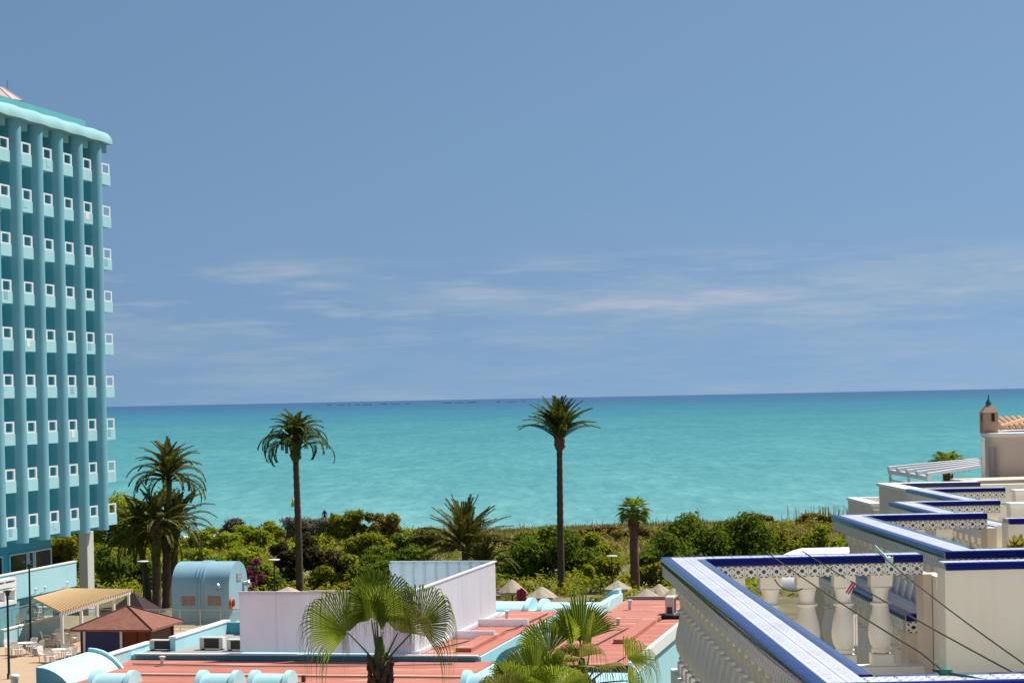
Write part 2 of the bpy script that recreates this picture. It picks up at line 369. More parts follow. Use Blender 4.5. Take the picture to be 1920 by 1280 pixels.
def gz(x, y):
    """ground height: garden level, dunes, beach"""
    n = .55 * math.sin(x * .071 + 1.3) * math.sin(y * .09) + .35 * math.sin(x * .19 + y * .13)
    t = min(1, max(0, (y - 172) / 28)); t = t * t * (3 - 2 * t)
    d = .7 + .6 * n + max(0, min(1, (x - 10) / 25)) * .6
    z = t * d
    if y > 226:
        u = min(1, (y - 226) / 34); z = z * (1 - u) + (-.9) * u
    return z
k = NT('sand_and_soil'); p = k.pos()
f = k.noise(p, .12, 6, .6); c = k.mix(k.rng(f, .3, .6), (.30, .24, .15, 1), (.11, .10, .04, 1))
c = k.mix(k.rng(k.noise(p, .6, 5), .5, .7, 0, .6), c, (.10, .11, .03, 1))
yb = k.rng(k.n('ShaderNodeSeparateXYZ', {0: p}).outputs[1], 236, 244)
c = k.mix(yb, c, (.62, .54, .42, 1))
M['ground'] = k.out(k.bsdf(c, .95, k.bump(k.noise(p, 3, 6), .5, .1)))
mb = MB(); gx = [-6000, -1500, -500] + list(range(-150, 151, 5)) + [500, 1500, 6000]; gy = [-3000, -500, -60, 0, 60, 120, 150] + list(range(160, 262, 3)) + [264]
for y in gy:
    for x in gx: mb.v.append((x, y, gz(x, y)))
for j in range(len(gy) - 1):
    for i in range(len(gx) - 1):
        a = j * len(gx) + i; mb.f.append((a, a + 1, a + 1 + len(gx), a + len(gx)))
struct(mb.build('ground', M['ground'], smooth=60))
# dark floats of a fish farm out at sea
fl = [(x0 + i * 42 + random.uniform(-12, 12)) for x0, n in ((-1150, 9), (-700, 7), (-150, 6), (180, 4)) for i in range(n)]
fx0 = {-1150: 0}
for gi, (x0, x1, lab) in enumerate(((612, 700, 'longest'), (712, 772, 'second'), (830, 900, 'third'), (930, 985, 'shortest'))):
    Y = 9000; a = P(x0, 757, Y).x; b = P(x1, 757, Y).x
    t = thing('fish_farm_floats', {'longest': 'long dark line of sea floats beyond the hedge blocks', 'second': 'dark line of sea floats beyond the brown hedge block', 'third': 'dark line of sea floats beyond the young date palm', 'shortest': 'short dark line of sea floats touching the straight palm crown'}[lab], 'floats', ((a + b) / 2, Y, -.5), 0, 'fish farm floats on the horizon')
    x = a
    while x < b:
        L = random.uniform(18, 46)
        m_ = MB(); hh = random.uniform(1.6, 3.4)
        m_.prism([(-L / 2, 0, 0), (L / 2, 0, 0), (L / 2 - 3, 0, hh), (-L / 2 + 4, 0, hh * .8)], (0, 14, 0))
        m_.build('float_ring', M['hotel_dark'], t, (x + L / 2 - (a + b) / 2, random.uniform(-30, 30), 0)); x += L + random.uniform(4, 26)

# ------------------------------------------------------------ hotel tower
TH = hthing('hotel_tower', 'tall teal hotel tower with rounded columns and rows of small balconies', 'hotel', -59.39, 139.8)
Z0, Z1 = 6.5, 33.45; BAY = 3.24; NB = 8; D_, L0 = .55, .66; REC = -1.1
body = MB().box(-15, REC, -BAY * NB, 1.5, Z0, Z1)
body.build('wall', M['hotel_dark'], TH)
for kf in range(NB + 1):
    prof = [(-.02, -L0, 0)] + [(D_ * math.sin(a), -L0 * math.cos(a), 0) for a in [rad(q) for q in range(0, 91, 9)]]
    prof = [(x, y, Z0 - .12) for x, y, _ in prof] + [(D_, 0, Z0 - .12), (-.02, 0, Z0 - .12)]
    MB().box(REC + .01, -.021, -L0 + .004, -.004, Z0 - .1, Z1 - .02).build('recess_wall', M['hotel_dark'], TH, (0, -BAY * kf, 0))  # balcony recess shade put into the wall colour, darker than the columns
    cl = []
    for q in prof:
        if not cl or (Vector(q) - Vector(cl[-1])).length > 1e-4: cl.append(q)
    MB().prism(cl, (0, 0, Z1 - Z0 + .1)).build('column', M['hotel'], TH, (0, -BAY * kf, 0), smooth=35)
ZB = onx(203, 1000, -58.9).z
FH = 2.985; ZR = 6.62
boxm = MB().box(-.55, .42, .30, 1.82, .06, .80)
boxm.box(REC + .02, -.551, -.02, BAY - L0, -.01, .16)
boxme = boxm.mesh('balcony', M['balcony'])
fr = MB(); t_ = .1
fr.box(.32, .40, .30, 1.74, .802, .802 + t_); fr.box(.32, .40, .30, 1.74, 1.46, 1.46 + t_)
fr.box(.32, .40, .30, .30 + t_ * 2.2, .902, 1.46); fr.box(.32, .40, 1.74 - t_ * 2.2, 1.74, .902, 1.46)
frme = fr.mesh('rail_frame', M['metal_white'])
lin = MB().box(-.5, .3, .03, 1.5, 0, .62).mesh('lintel_block', M['cornice'])
person_cells = {(0, 3), (2, 3), (4, 3)}
for b in range(NB):
    y0 = -BAY * b
    for fl_ in range(9):
        bo = ob('balcony', boxme, TH, (0, y0, ZR + FH * fl_)); ob('rail_frame', frme, bo)
        if (b * 11 + fl_ * 7) % 5 == 2:
            MB().box(REC + .002, REC + .03, .5, .5 + .5 * ((b + fl_) % 3 + 1), .2, 2.3).build('curtain', M['whitecloth'], bo)
        if (b * 7 + fl_ * 5) % 6 == 1:
            t2 = MB(); t2.prism([(-.5, .5, .9), (-.5, 1.2, .9), (-.5, 1.15, 1.3), (-.5, .8, 1.42), (-.5, .55, 1.25)], (.08, 0, 0)).build('chair_back', M['whitecloth'], bo)
    for fl_ in ((b * 5 + 2) % 9, (b * 7 + 6) % 9):
        m_ = MB(); y_ = .5 + .12 * (b % 4); m_.box(.421, .435, y_, y_ + .5, .34, .815); m_.box(.30, .421, y_, y_ + .5, .802, .816)
        m_.build('towel', [M['whitecloth'], M['tank'], M['cornice'], M['balcony']][(b + fl_) % 4], TH, (0, y0, ZR + FH * fl_))
    ob('lintel_block', lin, TH, (0, y0, Z1 - .62))
# rounded wavy cornice
mb = MB(); ny = (NB + 1) * 14; prof_n = 9
for j in range(ny + 1):
    y = 1.75 - (BAY * NB + 1.75) * j / ny
    wv = .07 * math.cos(2 * math.pi * (y + .35) / BAY)
    for i in range(prof_n + 1):
        a = rad(90) * i / prof_n
        mb.v.append((-.2 + (.92 + wv) * math.sin(a), y, Z1 + .95 * math.cos(a) * (1 + wv * .3)))
    mb.v.append((.5, y, Z1 - .02)); mb.v.append((-1.2, y, Z1 - .02))
W_ = prof_n + 3
for j in range(ny):
    for i in range(W_ - 1):
        a = j * W_ + i; mb.f.append((a, a + 1, a + 1 + W_, a + W_))
mb.f.append(tuple(range(W_))); mb.f.append(tuple(range(ny * W_, (ny + 1) * W_))[::-1])
mb.build('cornice', M['cornice'], TH, smooth=50)
MB().box(-15, -.25, -BAY * NB, 1.5, Z1 + .002, Z1 + .9).build('roof', M['hotel_dark'], TH)
pe_ = onx(160, 227, -60.29)
MB().box(-14, -.9, -BAY * NB, pe_.y - 139.8, Z1 + .91, pe_.z).build('parapet', plaster('parapet_teal_paint', (.13, .42, .44), (.75, .8, .8), .3, .5), TH)
cone = MB()
for kx in range(12):
    a0 = 2 * math.pi * kx / 12; a1 = 2 * math.pi * (kx + 1) / 12; R = 2.3
    p0 = Vector((R * math.cos(a0), R * math.sin(a0), 0)); p1 = Vector((R * math.cos(a1), R * math.sin(a1), 0)); top0 = p0 * .35 + Vector((0, 0, 1.0)); top1 = p1 * .35 + Vector((0, 0, 1.0))
    cone.quad(p0, p1, top1, top0); cone.tube([p0, top0], .05, 5)
tc_ = onx(-15, 189, -66.5); cpl = Vector((-66.5 + 59.39, tc_.y - 139.8, tc_.z - .1))
cr_ = cone.build('rooftop_turret', plaster('pinkish_roof_sheet', (.50, .40, .38), (.75, .7, .7), .4, 1.0), TH, cpl)
MB().tube([(1.05, .3, .5), (1.05, .3, 1.5)], .05, 6).build('mast', M['steel'], cr_)
# lower storey under the overhang
gx_ = -1.9
LW = hthing('hotel_lounge', 'dark teal ground floor lounge with white framed windows under the tower', 'building', -59.39, 139.8)
e1 = onx(96, 1040, -59.39 + gx_)
yl = e1.y - 139.8
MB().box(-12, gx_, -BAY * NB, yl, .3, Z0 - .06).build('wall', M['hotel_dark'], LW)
ztop = onx(90, 1027, -59.39 + gx_).z
wins = [(yl - .12, yl - 2.75), (yl - 2.95, yl - 3.75), (yl - 3.95, yl - 6.6), (yl - 7.6, yl - 10.2), (yl - 10.4, yl - 13.0)]
for (ya, yb_) in wins:
    f_ = MB(); z0_, z1_ = ztop - 2.5, ztop
    f_.box(gx_ + .01, gx_ + .10, yb_, ya, z1_ - .09, z1_); f_.box(gx_ + .01, gx_ + .10, yb_, ya, z0_, z0_ + .09)
    f_.box(gx_ + .01, gx_ + .10, yb_, yb_ + .1, z0_ + .09, z1_ - .09); f_.box(gx_ + .01, gx_ + .10, ya - .1, ya, z0_ + .09, z1_ - .09)
    f_.box(gx_ + .01, gx_ + .08, yb_ + .1, ya - .1, z1_ - 1.3, z1_ - 1.22)
    wo_ = f_.build('window_frame', M['metal_white'], LW)
    MB().box(gx_ + .02, gx_ + .04, yb_ + .1, ya - .1, z0_ + .09, z1_ - 1.301).build('pane', M['glass'], wo_)
    MB().box(gx_ + .02, gx_ + .04, yb_ + .1, ya - .1, z1_ - 1.219, z1_ - .091).build('pane', M['glass'], wo_)
# pilotis
c0 = ony(148, 1040, 137.6); c1 = ony(164, 1040, 137.6)
tw = hthing('concrete_column', 'square grey and cream column carrying the end of the teal tower', 'column', (c0.x + c1.x) / 2, 138.2, 0)
hw = (c1.x - c0.x) / 2; e2 = onx(176, 1040, c1.x).y - 137.6
MB().box(-hw, hw, -.6, -.6 + e2, 0, Z0 - .1).build('shaft', plaster('column_cream_paint', (.62, .60, .55), (.7, .7, .7), .3, .5), tw)
MB().box(-hw - .12, hw + .12, -.72, -.48 + e2, 0, .35).build('base', M['grey'], tw)
# raised terrace parapet under the tower
pa = onx(143, 1053, -58.0); pb = onx(0, 1081, -58.0); pz0 = onx(143, 1098, -58.0).z
rt = hthing('raised_terrace', 'pale aqua solid parapet of the raised terrace below the tower windows', 'terrace', -58.0, pa.y, pz0)
MB().box(-.18, 0, -24, 0, 0, pa.z - pz0).build('parapet', M['aqua'], rt)
MB().box(-.22, .04, -24.02, .03, pa.z - pz0 + .002, pa.z - pz0 + .09).build('coping', M['white'], rt)
MB().box(-2.5, -.19, -24, -.01, -.2, .1).build('slab', M['hotel_dark'], rt)
for q in (62, 80, 122):
    e3 = onx(q, 1112, -57.9); sp_ = MB().tube([(.01, 0, .12), (.22, 0, .12), (.26, 0, .36)], .03, 6); sp_.lathe([(.02, 0), (.10, .02), (.11, .1), (.02, .16)], 8, (.26, 0, .34))
    sp_.build('spotlight', M['metal_white'], rt, (0, e3.y - pa.y, 0))
# stepped white niches at the picture's edge of the raised terrace
a0 = onx(31, 1100, -56.6)
ac0 = hthing('white_planter_wall', 'stepped white niche wall beside the raised terrace parapet', 'wall', -56.6, a0.y, 0)
for i, (yy0, yy1) in enumerate(((1082, 1090), (1101, 1123))):
    zt = onx(31, yy0, -56.6).z; zb = onx(31, yy1, -56.6).z
    nb = MB(); nb.box(-.5, 0, -6, 0, zt - .12, zt); nb.box(-.5, 0, -6, 0, zb - .25, zb); nb.box(-.5, -.02, -.22, -.01, zb + .001, zt - .121); nb.box(-.5, -.4, -6, -.23, zb + .001, zt - .121)
    for j in range(3): nb.box(-.39, -.02, -1.6 - j * 1.5, -1.45 - j * 1.5, zb + .001, zt - .121)
    nb.build('niche', M['white'], ac0)
MB().box(-.48, -.05, -5.9, -.05, 0, onx(31, 1123, -56.6).z - .26).build('plinth', M['hotel_dark'], ac0)

# ------------------------------------------------------------ paved terrace on the left with furniture
k = NT('sandstone_paving'); p = k.pos()
pr = k.n('ShaderNodeMapping', {0: p, 2: (0, 0, PHI_H)}).outputs[0]
br = k.n('ShaderNodeTexBrick', {'Vector': pr, 'Scale': 1.6, 'Mortar Size': .012, 1: (.50, .35, .22, 1), 2: (.43, .30, .19, 1), 3: (.38, .28, .2, 1)}).outputs[0]
c = k.mix(k.rng(k.noise(p, .8, 5), .4, .75, 0, .5), br, (.46, .32, .20, 1)); M['paving'] = k.out(k.bsdf(c, .85))
o = MB().box(-75, -41, 80, 134, .2, 1.0).build('paved_terrace', M['paving'], None, (0, 0, 0), -PHI_H); struct(o)

def chair_meshes():
    seat = MB(); seat.cbox(-.23, .23, -.22, .23, .42, .455, .012)
    seat.box(-.25, -.215, -.2, .2, .63, .665); seat.box(.215, .25, -.2, .2, .63, .665)
    seat.box(-.245, -.22, .15, .19, .456, .63); seat.box(.22, .245, .15, .19, .456, .63)
    back = MB()
    for i in range(7):
        a = -.21 + .07 * i; back.prism([(a, -.235, .47), (a + .05, -.235, .47), (a + .05, -.33, .84), (a, -.33, .84)], (0, .022, 0))
    back.prism([(-.24, -.325, .80), (.24, -.325, .80), (.19, -.35, .90), (-.19, -.35, .90)], (0, .026, 0))
    leg = MB().tube([(0, 0, 0), (0, 0, .42)], [.018, .028], 6)
    return seat.mesh('seat', M['whitecloth']), back.mesh('backrest', M['whitecloth']), leg.mesh('leg', M['whitecloth'])
CS, CB, CL = chair_meshes()
def chair(loc, rz, label, group):
    t = thing('plastic_chair', label, 'chair', loc, rz, group); ob('seat', CS, t); ob('backrest', CB, t)
    for sx in (-.2, .2):
        for sy in (-.2, .2): ob('leg', CL, t, (sx, sy, 0))
TT = MB().lathe([(.02, .69), (.46, .69), (.5, .70), (.5, .725), (.02, .73)], 20).mesh('tabletop', M['whitecloth'])
def table(loc, label, group='white plastic tables on the paved terrace'):
    t = thing('plastic_table', label, 'table', loc, 0, group); ob('tabletop', TT, t)
    for sx in (-.26, .26):
        for sy in (-.26, .26): ob('leg', MB().tube([(sx * .2, sy * .2, 0), (0, 0, .69)], .03, 6).mesh('leg', M['whitecloth']), t, (sx, sy, 0))
sets = [((46, 1228), 'white plastic %s in the group beside the black lamp post', 4, 1.0, 0),
        ((113, 1210), 'white plastic %s in the group next to the kiosk blue shutter', 4, 1.0, 0),
        ((108, 1241), 'white plastic %s in the group between kiosk and pale vault', 4, 1.0, 0),
        ((36, 1178), 'white plastic %s behind the low aqua wall with glass railing', 4, 1.0, 0),
        ((82, 1157), 'white plastic %s in shade by the glass railing and aqua post', 3, 1.0, 1)]
for (px_, lab, n, z, _) in sets:
    c_ = G(px_[0], px_[1], z)
    table(c_, lab % 'table')
    off = random.uniform(-.35, .35)
    for i in range(n):
        a = off + i * 2 * math.pi / n; r_ = .78 + random.uniform(-.05, .1)
        chair(c_ + Vector((r_ * math.cos(a), r_ * math.sin(a), 0)), a + math.pi / 2 + random.uniform(-.25, .25), lab % ('chair on the %s side' % (('annex', 'sea', 'tower', 'inland') if n == 4 else ('annex', 'tower', 'inland'))[i]), 'chairs ' + lab.split(' %s ')[1])
# low aqua wall and glass railing
wa = HG(8, 1212, 1.0); wb = HG(108, 1183, 1.0)
lw = hthing('low_aqua_wall', 'low pale aqua boundary wall between the two groups of white tables', 'wall', wa.x, wa.y, 1)
Lw = wb.y - wa.y; MB().box(-.2, 0, 0, Lw, 0, .95).build('wall', M['aqua'], lw); MB().box(-.24, .04, -.03, Lw + .03, .951, 1.03).build('coping', M['white'], lw)
MB().box(-2.6, -.201, 0, .2, 0, .95).build('wall_return', M['aqua'], lw)
po = onx(104, 1150, wb.x)
pst = hthing('aqua_post', 'square aqua post at the end of the low wall beside the pergola', 'post', wb.x - .1, wb.y + .3, 1)
MB().box(-.22, .18, -.2, .2, 0, onx(104, 1124, wb.x).z - 1).build('shaft', M['hotel'], pst); MB().box(-.26, .22, -.24, .24, onx(104, 1124, wb.x).z - .999, onx(104, 1124, wb.x).z - .92).build('cap', M['white'], pst)
def glass_rail(name, label, ax, ay, bx, by, z, h, n, group=None):
    t = hthing(name, label, 'railing', ax, ay, z, group); d = Vector((bx - ax, by - ay, 0)); L = d.length; t.rotation_euler[2] += math.atan2(d.y, d.x)
    for i in range(n + 1): MB().tube([(L * i / n, 0, 0), (L * i / n, 0, h)], .035, 6).build('post', M['steel'], t)
    MB().tube([(0, 0, h + .03), (L, 0, h + .03)], .035, 6).build('handrail', M['steel'], t)
    for i in range(n): MB().box(L * i / n + .06, L * (i + 1) / n - .06, -.008, .008, .1, h - .08).build('pane', M['clear'], t)
glass_rail('glass_railing', 'glass railing with steel posts above the low aqua wall', wa.x - .1, wa.y - 6, wb.x - .1, wb.y - .2, 2.03, 1.0, 8)
ga = ony(112, 1142, 125.5); gb = ony(452, 1143, 125.5)
glass_rail('glass_railing', 'long glass railing running behind the kiosk roof to the blue tank house', ga.x, 125.5, gb.x, 125.5, 1.0, ga.z - 1.03, 9)

# pergola with slatted roof
pq = [HG(113, 1149, 3.3), HG(243, 1107, 3.3), HG(128, 1106, 3.3), HG(62, 1124, 3.3)]
base = pq[0]
pg = hthing('slatted_pergola', 'pergola with pale timber slat roof between the column and the brown kiosk', 'pergola', base.x, base.y, 1)
q_ = [v - base for v in pq]
n = 30
for i in range(n):
    f0 = i / n; a = q_[0].lerp(q_[1], f0); b = q_[3].lerp(q_[2], f0); dirn = (q_[1] - q_[0]).normalized()
    ext = (a - b).normalized() * .35; wd = dirn * .19
    MB().prism([a + ext + Vector((0, 0, 2.3)), b + Vector((0, 0, 2.3)), b + wd + Vector((0, 0, 2.3)), a + ext + wd + Vector((0, 0, 2.3))][::-1], (0, 0, .14)).build('slat', M['pine'], pg)
for k0, k1 in ((0, 1), (3, 2)):
    a, b = q_[k0], q_[k1]; u = (b - a).normalized(); v = Vector((u.y, -u.x, 0)) * .06
    MB().prism([a - v, b - v, b + v, a + v], (0, 0, .2)).build('beam', M['white'], pg, (0, 0, 2.09))
for i, f0 in enumerate((.02, .28, .5, .75, .98)):
    a = q_[0].lerp(q_[1], f0); MB().box(-.07, .07, -.07, .07, 0, 2.088).build('post', M['white'], pg, (a.x, a.y, 0))
# kiosk
kx, ky, kw = -48.8, 111.6, 4.0
kk = hthing('timber_kiosk', 'brown timber kiosk with hipped shingle roof and navy blue shutter', 'kiosk', kx, ky, 1)
ez = ony(297, 1180, 111.2).z - 1; az_ = ony(246, 1135.5, 113.6).z - 1
MB().box(.08, kw - .08, .1, kw - .08, .15, ez - .05).build('wall', M['wood'], kk)
MB().box(0, kw, .0, kw, 0, .15).build('base', M['dark'], kk)
for x in (0.0, kw - .14):
    for y in (0.0, kw - .14): MB().box(x, x + .14, y, y + .14, .151, ez).build('post', M['wood'], kk)
xs0 = ony(160, 1200, ky).x - kx; xs1 = ony(224, 1200, ky).x - kx
MB().box(xs0, xs1, .03, .095, .25, ez - .02).build('shutter', M['navy'], kk)
MB().box(xs0 - .17, xs0 - .01, .02, .096, .16, ez - .02).build('jamb', M['white'], kk); MB().box(xs1 + .01, xs1 + .15, .02, .096, .16, ez - .02).build('jamb', M['white'], kk)
MB().box(xs0, xs1, .0, .094, .18, .249).build('sill', M['aqua'], kk)
for j in range(2): MB().box(xs1 + .25 + j * .85, xs1 + 1.0 + j * .85, .05, .094, .2, ez - .15).build('panel', plaster('reddish_timber_board', (.17, .04, .018), (.6, .6, .6), .4, 3) if j == 0 else bpy.data.materials['reddish_timber_board'], kk)
ov = .42; rf = MB(); cs = [(-ov, -ov), (kw + ov, -ov), (kw + ov, kw + ov), (-ov, kw + ov)]; ap = (kw / 2, kw / 2, az_)
for i in range(4):
    a = cs[i]; b = cs[(i + 1) % 4]; rf.add([(a[0], a[1], ez), (b[0], b[1], ez), ap], [(0, 1, 2)]); rf.quad((a[0], a[1], ez - .12), (b[0], b[1], ez - .12), (b[0], b[1], ez), (a[0], a[1], ez))
rf.quad((-ov, -ov, ez - .12), (-ov, kw + ov, ez - .12), (kw + ov, kw + ov, ez - .12), (kw + ov, -ov, ez - .12))
ro_ = rf.build('roof', M['shingle'], kk)
for c_ in cs: MB().tube([(c_[0], c_[1], ez + .02), (ap[0], ap[1], az_ + .02)], .045, 5).build('hip_ridge', M['wood'], ro_)
# dark hut behind
dk = ony(258, 1098, 136); dr = hthing('maroon_roofed_hut', 'dark maroon pyramid roofed hut in tree shade behind the brown kiosk', 'hut', dk.x - .3, 136, dk.z - 3.6)
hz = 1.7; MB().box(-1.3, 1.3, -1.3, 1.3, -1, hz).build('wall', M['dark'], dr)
rf = MB(); tp = 1.5
for i in range(4):
    cs2 = [(-1.7, -1.7), (1.7, -1.7), (1.7, 1.7), (-1.7, 1.7)]; a = cs2[i]; b = cs2[(i + 1) % 4]; rf.add([(a[0], a[1], hz), (b[0], b[1], hz), (0, 0, hz + tp)], [(0, 1, 2)])
rf.build('roof', M['darkred'], dr)
# lamp posts
def lamppost(px_, ptop, pbot, z, label):
    b = G(px_, pbot, z); h = P(px_, ptop, b.y).z - z
    t = thing('lamp_post', label, 'lamp post', b, 0, 'black lamp posts on the paved terrace')
    MB().lathe([(.11, 0), (.11, .25), (.07, .3), (.055, h - .3), (.04, h - .25)], 10).build('pole', M['black'], t)
    MB().lathe([(.05, h - .25), (.10, h - .22), (.12, h - .05), (.22, h - .02), (.23, h + .03), (.05, h + .07)], 12).build('lamp_head', M['black'], t)
lamppost(17, 1108, 1272, 1, 'tall black lamp post rising from the paving beside the pale vault')
lamppost(57.5, 1058, 1203, 1, 'tall black lamp post standing in front of the raised aqua parapet')
b = P(27, 1264, 93); t = thing('mushroom_lamp', 'white ribbed mushroom lamp in front of the pale quarter vault', 'lamp', (b.x, b.y, 1)); hh = b.z - 1
MB().lathe([(.08, 0), (.06, hh - .3)], 8).build('pole', M['black'], t)
MB().lathe([(.16, hh - .6), (.17, hh - .2), (.24, hh - .18), (.24, hh - .05), (.2, hh), (.02, hh + .03)], 14).build('lamp_head', M['whitecloth'], t)

# blue barrel tank house
tz = 1.0; tl, tr = -50.34, -46.45; ty = 129.6; td = 3.6
tk = hthing('blue_tank_house', 'pale blue metal plant house with barrel roof, ribs and two round wall lamps', 'plant house', tl, ty, tz)
htop = ony(395, 1053, ty + 1.2).z - tz; R_ = 1.7; arc = [(0, 0), (0, htop - R_)]
arc += [(td / 2 - td / 2 * math.cos(rad(a)), htop - R_ + R_ * math.sin(rad(a)) ** .85) for a in range(10, 180, 10)]
arc += [(td, htop - R_), (td, 0)]
MB().prism([(0, y, z) for y, z in arc], (tr - tl, 0, 0)).build('shell', M['tank'], tk, smooth=40)
for xr in (1.62, 1.85, 2.08):
    pr_ = [(0, td / 2 + (y - td / 2) * 1.025, z * 1.018) for y, z in arc]
    MB().prism(pr_, (.1, 0, 0)).build('rib', M['tank'], tk, (xr, 0, 0), smooth=40)
for px_ in (353, 402):
    q = ony(px_, 1126, ty); v_ = MB()
    for jx in (-1, 1): v_.box(jx * .24 - .2, jx * .24 + .2, -.03, .0, -.3, .3)
    v_.build('vent', M['rust'], tk, (q.x - tl, -.001, q.z - tz))
q = ony(411, 1099, ty); lm = MB().tube([(0, 0, 0), (0, -.25, .05)], .05, 6); lm.lathe([(.04, -.25), (.22, -.1), (.22, .0), (.1, .16), (.02, .2)], 10, (0, -.3, .05)); lm.build('wall_lamp', M['steel'], tk, (q.x - tl, -.001, q.z - tz), smooth=40)
lm.build('wall_lamp', M['steel'], tk, (tr - tl, td * .8, onx(455, 1095, tr).z - tz), rad(90), smooth=40)
MB().box(tr - tl + .001, tr - tl + .05, td * .42, td * .66, htop - 1.25, htop - .75).build('end_vent', M['grey'], tk)
MB().tube([(tr - tl + .05, td * .75, 0), (tr - tl + .05, td * .75, 2.4), (tr - tl + .3, td * .9, 2.5)], .05, 6).build('conduit', M['steel'], tk)
lb = onx(433, 1132, tr); tor = MB().tube([(.07, .33 * math.cos(a), .33 * math.sin(a)) for a in [rad(10 * i) for i in range(37)]], .09, 8, False)
lo = tor.build('lifebuoy', plain('orange_red_lifebuoy', (.55, .12, .08), .5), None, frF(tr + .02, lb.y, lb.z, PHI_H), -PHI_H, smooth=60); tag(lo, 'red ring lifebuoy hung on the end wall of the blue plant house', 'lifebuoy')

# ------------------------------------------------------------ low hotel annex: red roofs, parapets, vaults
AN = hthing('hotel_annex', 'low aqua annex with flat red roofs on several levels', 'building', -36.7, 81, 0)
ax = lambda x: x + 36.7
ay = lambda y: y - 81
MB().box(ax(-36.5), ax(-13.75), ay(79.2), ay(88.6), 0, 3.72).build('wall', M['aqua'], AN)
MB().box(ax(-36.5), ax(-20.6), ay(88.995), ay(112), 0, 3.97).build('wall', M['aqua'], AN)
MB().box(ax(-18.3), ax(-13.75), ay(88.61), ay(113.7), 0, 3.97).build('wall', M['aqua'], AN)
MB().box(ax(-36.4), ax(-20.0), ay(80.0), ay(88.9), 3.721, 3.78).build('roof', M['redroof'], AN)
MB().box(ax(-23.3), ax(-20.7), ay(89.1), ay(108), 3.972, 4.02).build('roof', M['redroof'], AN)
MB().box(ax(-36.3), ax(-31.7), ay(89.3), ay(104), 3.973, 4.0).build('roof', M['grey'], AN)
MB().box(ax(-18.2), ax(-13.8), ay(86.2), ay(113.7), 3.975, 4.02).build('roof', M['redroof'], AN)
MB().box(ax(-13.79), ax(-13.6), ay(86.2), ay(113.72), 3.6, 4.12).build('coping', M['white'], AN)
MB().box(ax(-18.2), ax(-13.6), ay(113.73), ay(113.95), 3.6, 4.2).build('coping', M['grey'], AN)
MB().box(ax(-13.95), ax(-13.55), ay(80.4), ay(92), 0, 3.59).build('wall_return', M['aqua'], AN)
MB().box(ax(-36.3), ax(-20.7), ay(88.72), ay(89.0), 4.0, 4.06).build('ledge', M['white'], AN); MB().box(ax(-36.3), ax(-20.7), ay(88.91), ay(88.99), 3.782, 3.999).build('riser', M['hotel_dark'], AN)  # dark riser colour stands in for the shadow under the ledge
# left parapet, low then high
MB().box(ax(-36.78), ax(-36.5), ay(82.4), ay(91.5), 3.3, 4.22).build('parapet', M['aqua'], AN)
MB().box(ax(-36.82), ax(-36.46), ay(82.38), ay(91.5), 4.222, 4.29).build('coping', M['white'], AN)
pz1 = onx(327, 1197, -34.9); pz2 = onx(430, 1166, -34.9)
MB().box(ax(-35.15), ax(-34.9), ay(90.2), ay(pz2.y), 3.98, pz1.z).build('parapet', M['aqua'], AN)
MB().box(ax(-35.2), ax(-34.86), ay(90.15), ay(pz2.y + .05), pz1.z + .002, pz1.z + .09).build('coping', M['white'], AN)
MB().box(ax(-34.89), ax(-31.8), ay(pz2.y - .3), ay(pz2.y), 4.01, pz1.z - .01).build('parapet', M['hotel_dark'], AN)
# roof upstands, duct boxes, ridge
for y, x1 in ((95.2, -21.4), (100.4, -20.9)):
    MB().box(ax(-23.35), ax(x1), ay(y), ay(y + .25), 4.021, 4.38).build('upstand', M['panel'], AN)
MB().box(ax(-22.0), ax(-21.3), ay(90.2), ay(97.4), 4.021, 4.2).build('duct_cover', M['redroof'], AN)
MB().box(ax(-15.6), ax(-14.9), ay(93.5), ay(106), 4.021, 4.22).build('duct_cover', M['redroof'], AN)
MB().box(ax(-36.3), ax(-20.1), ay(83.5), ay(83.75), 3.781, 3.86).build('ridge', plaster('weathered_roof_seam', (.62, .42, .30), (.7, .6, .5), .5, 1.5), AN)
for x in (-26.4, -23.0, -28.1): MB().box(ax(x), ax(x + .14), ay(82.0), ay(82.14), 3.781, 4.05).build('vent_pipe', M['wood'], AN)
for (x0, x1, y0, y1, z) in ((-18.1, -13.9, 87, 113, 4.02), (-36.2, -20.3, 80.4, 88.4, 3.78)):
    yy = y0 + 1.1
    while yy < y1 - .3:
        MB().box(ax(x0), ax(x1), ay(yy), ay(yy + .07), z + .0005, z + .007).build('membrane_seam', M['redroof'], AN); yy += random.uniform(1.5, 2.1)
MB().tube([(ax(-22.9), ay(91), 4.10), (ax(-22.2), ay(94), 4.09), (ax(-21.2), ay(99), 4.10), (ax(-21.0), ay(106), 4.09)], .03, 5).build('cable', M['black'], AN)
MB().tube([(ax(-17.6), ay(88), 4.08), (ax(-16.2), ay(93), 4.08), (ax(-15.9), ay(99), 4.08), (ax(-14.8), ay(q.y if False else 103), 4.08)], .025, 5).build('cable', M['black'], AN)
MB().tube([(ax(-35.6), ay(86.9), 3.84), (ax(-30), ay(86.4), 3.84), (ax(-25), ay(86.8), 3.84), (ax(-21.5), ay(87.6), 3.84)], .03, 5).build('cable', M['grey'], AN)
for (x, y, z, h) in ((-17.2, 108.5, 4.02, .5), (-16.6, 101, 4.02, .35), (-34.2, 86.8, 3.78, .4), (-22.6, 103.5, 4.02, .45)):
    MB().lathe([(.09, 0), (.09, h - .06), (.15, h - .05), (.15, h), (.04, h + .03)], 10, (ax(x), ay(y), z)).build('vent_pipe', M['acbody'], AN)
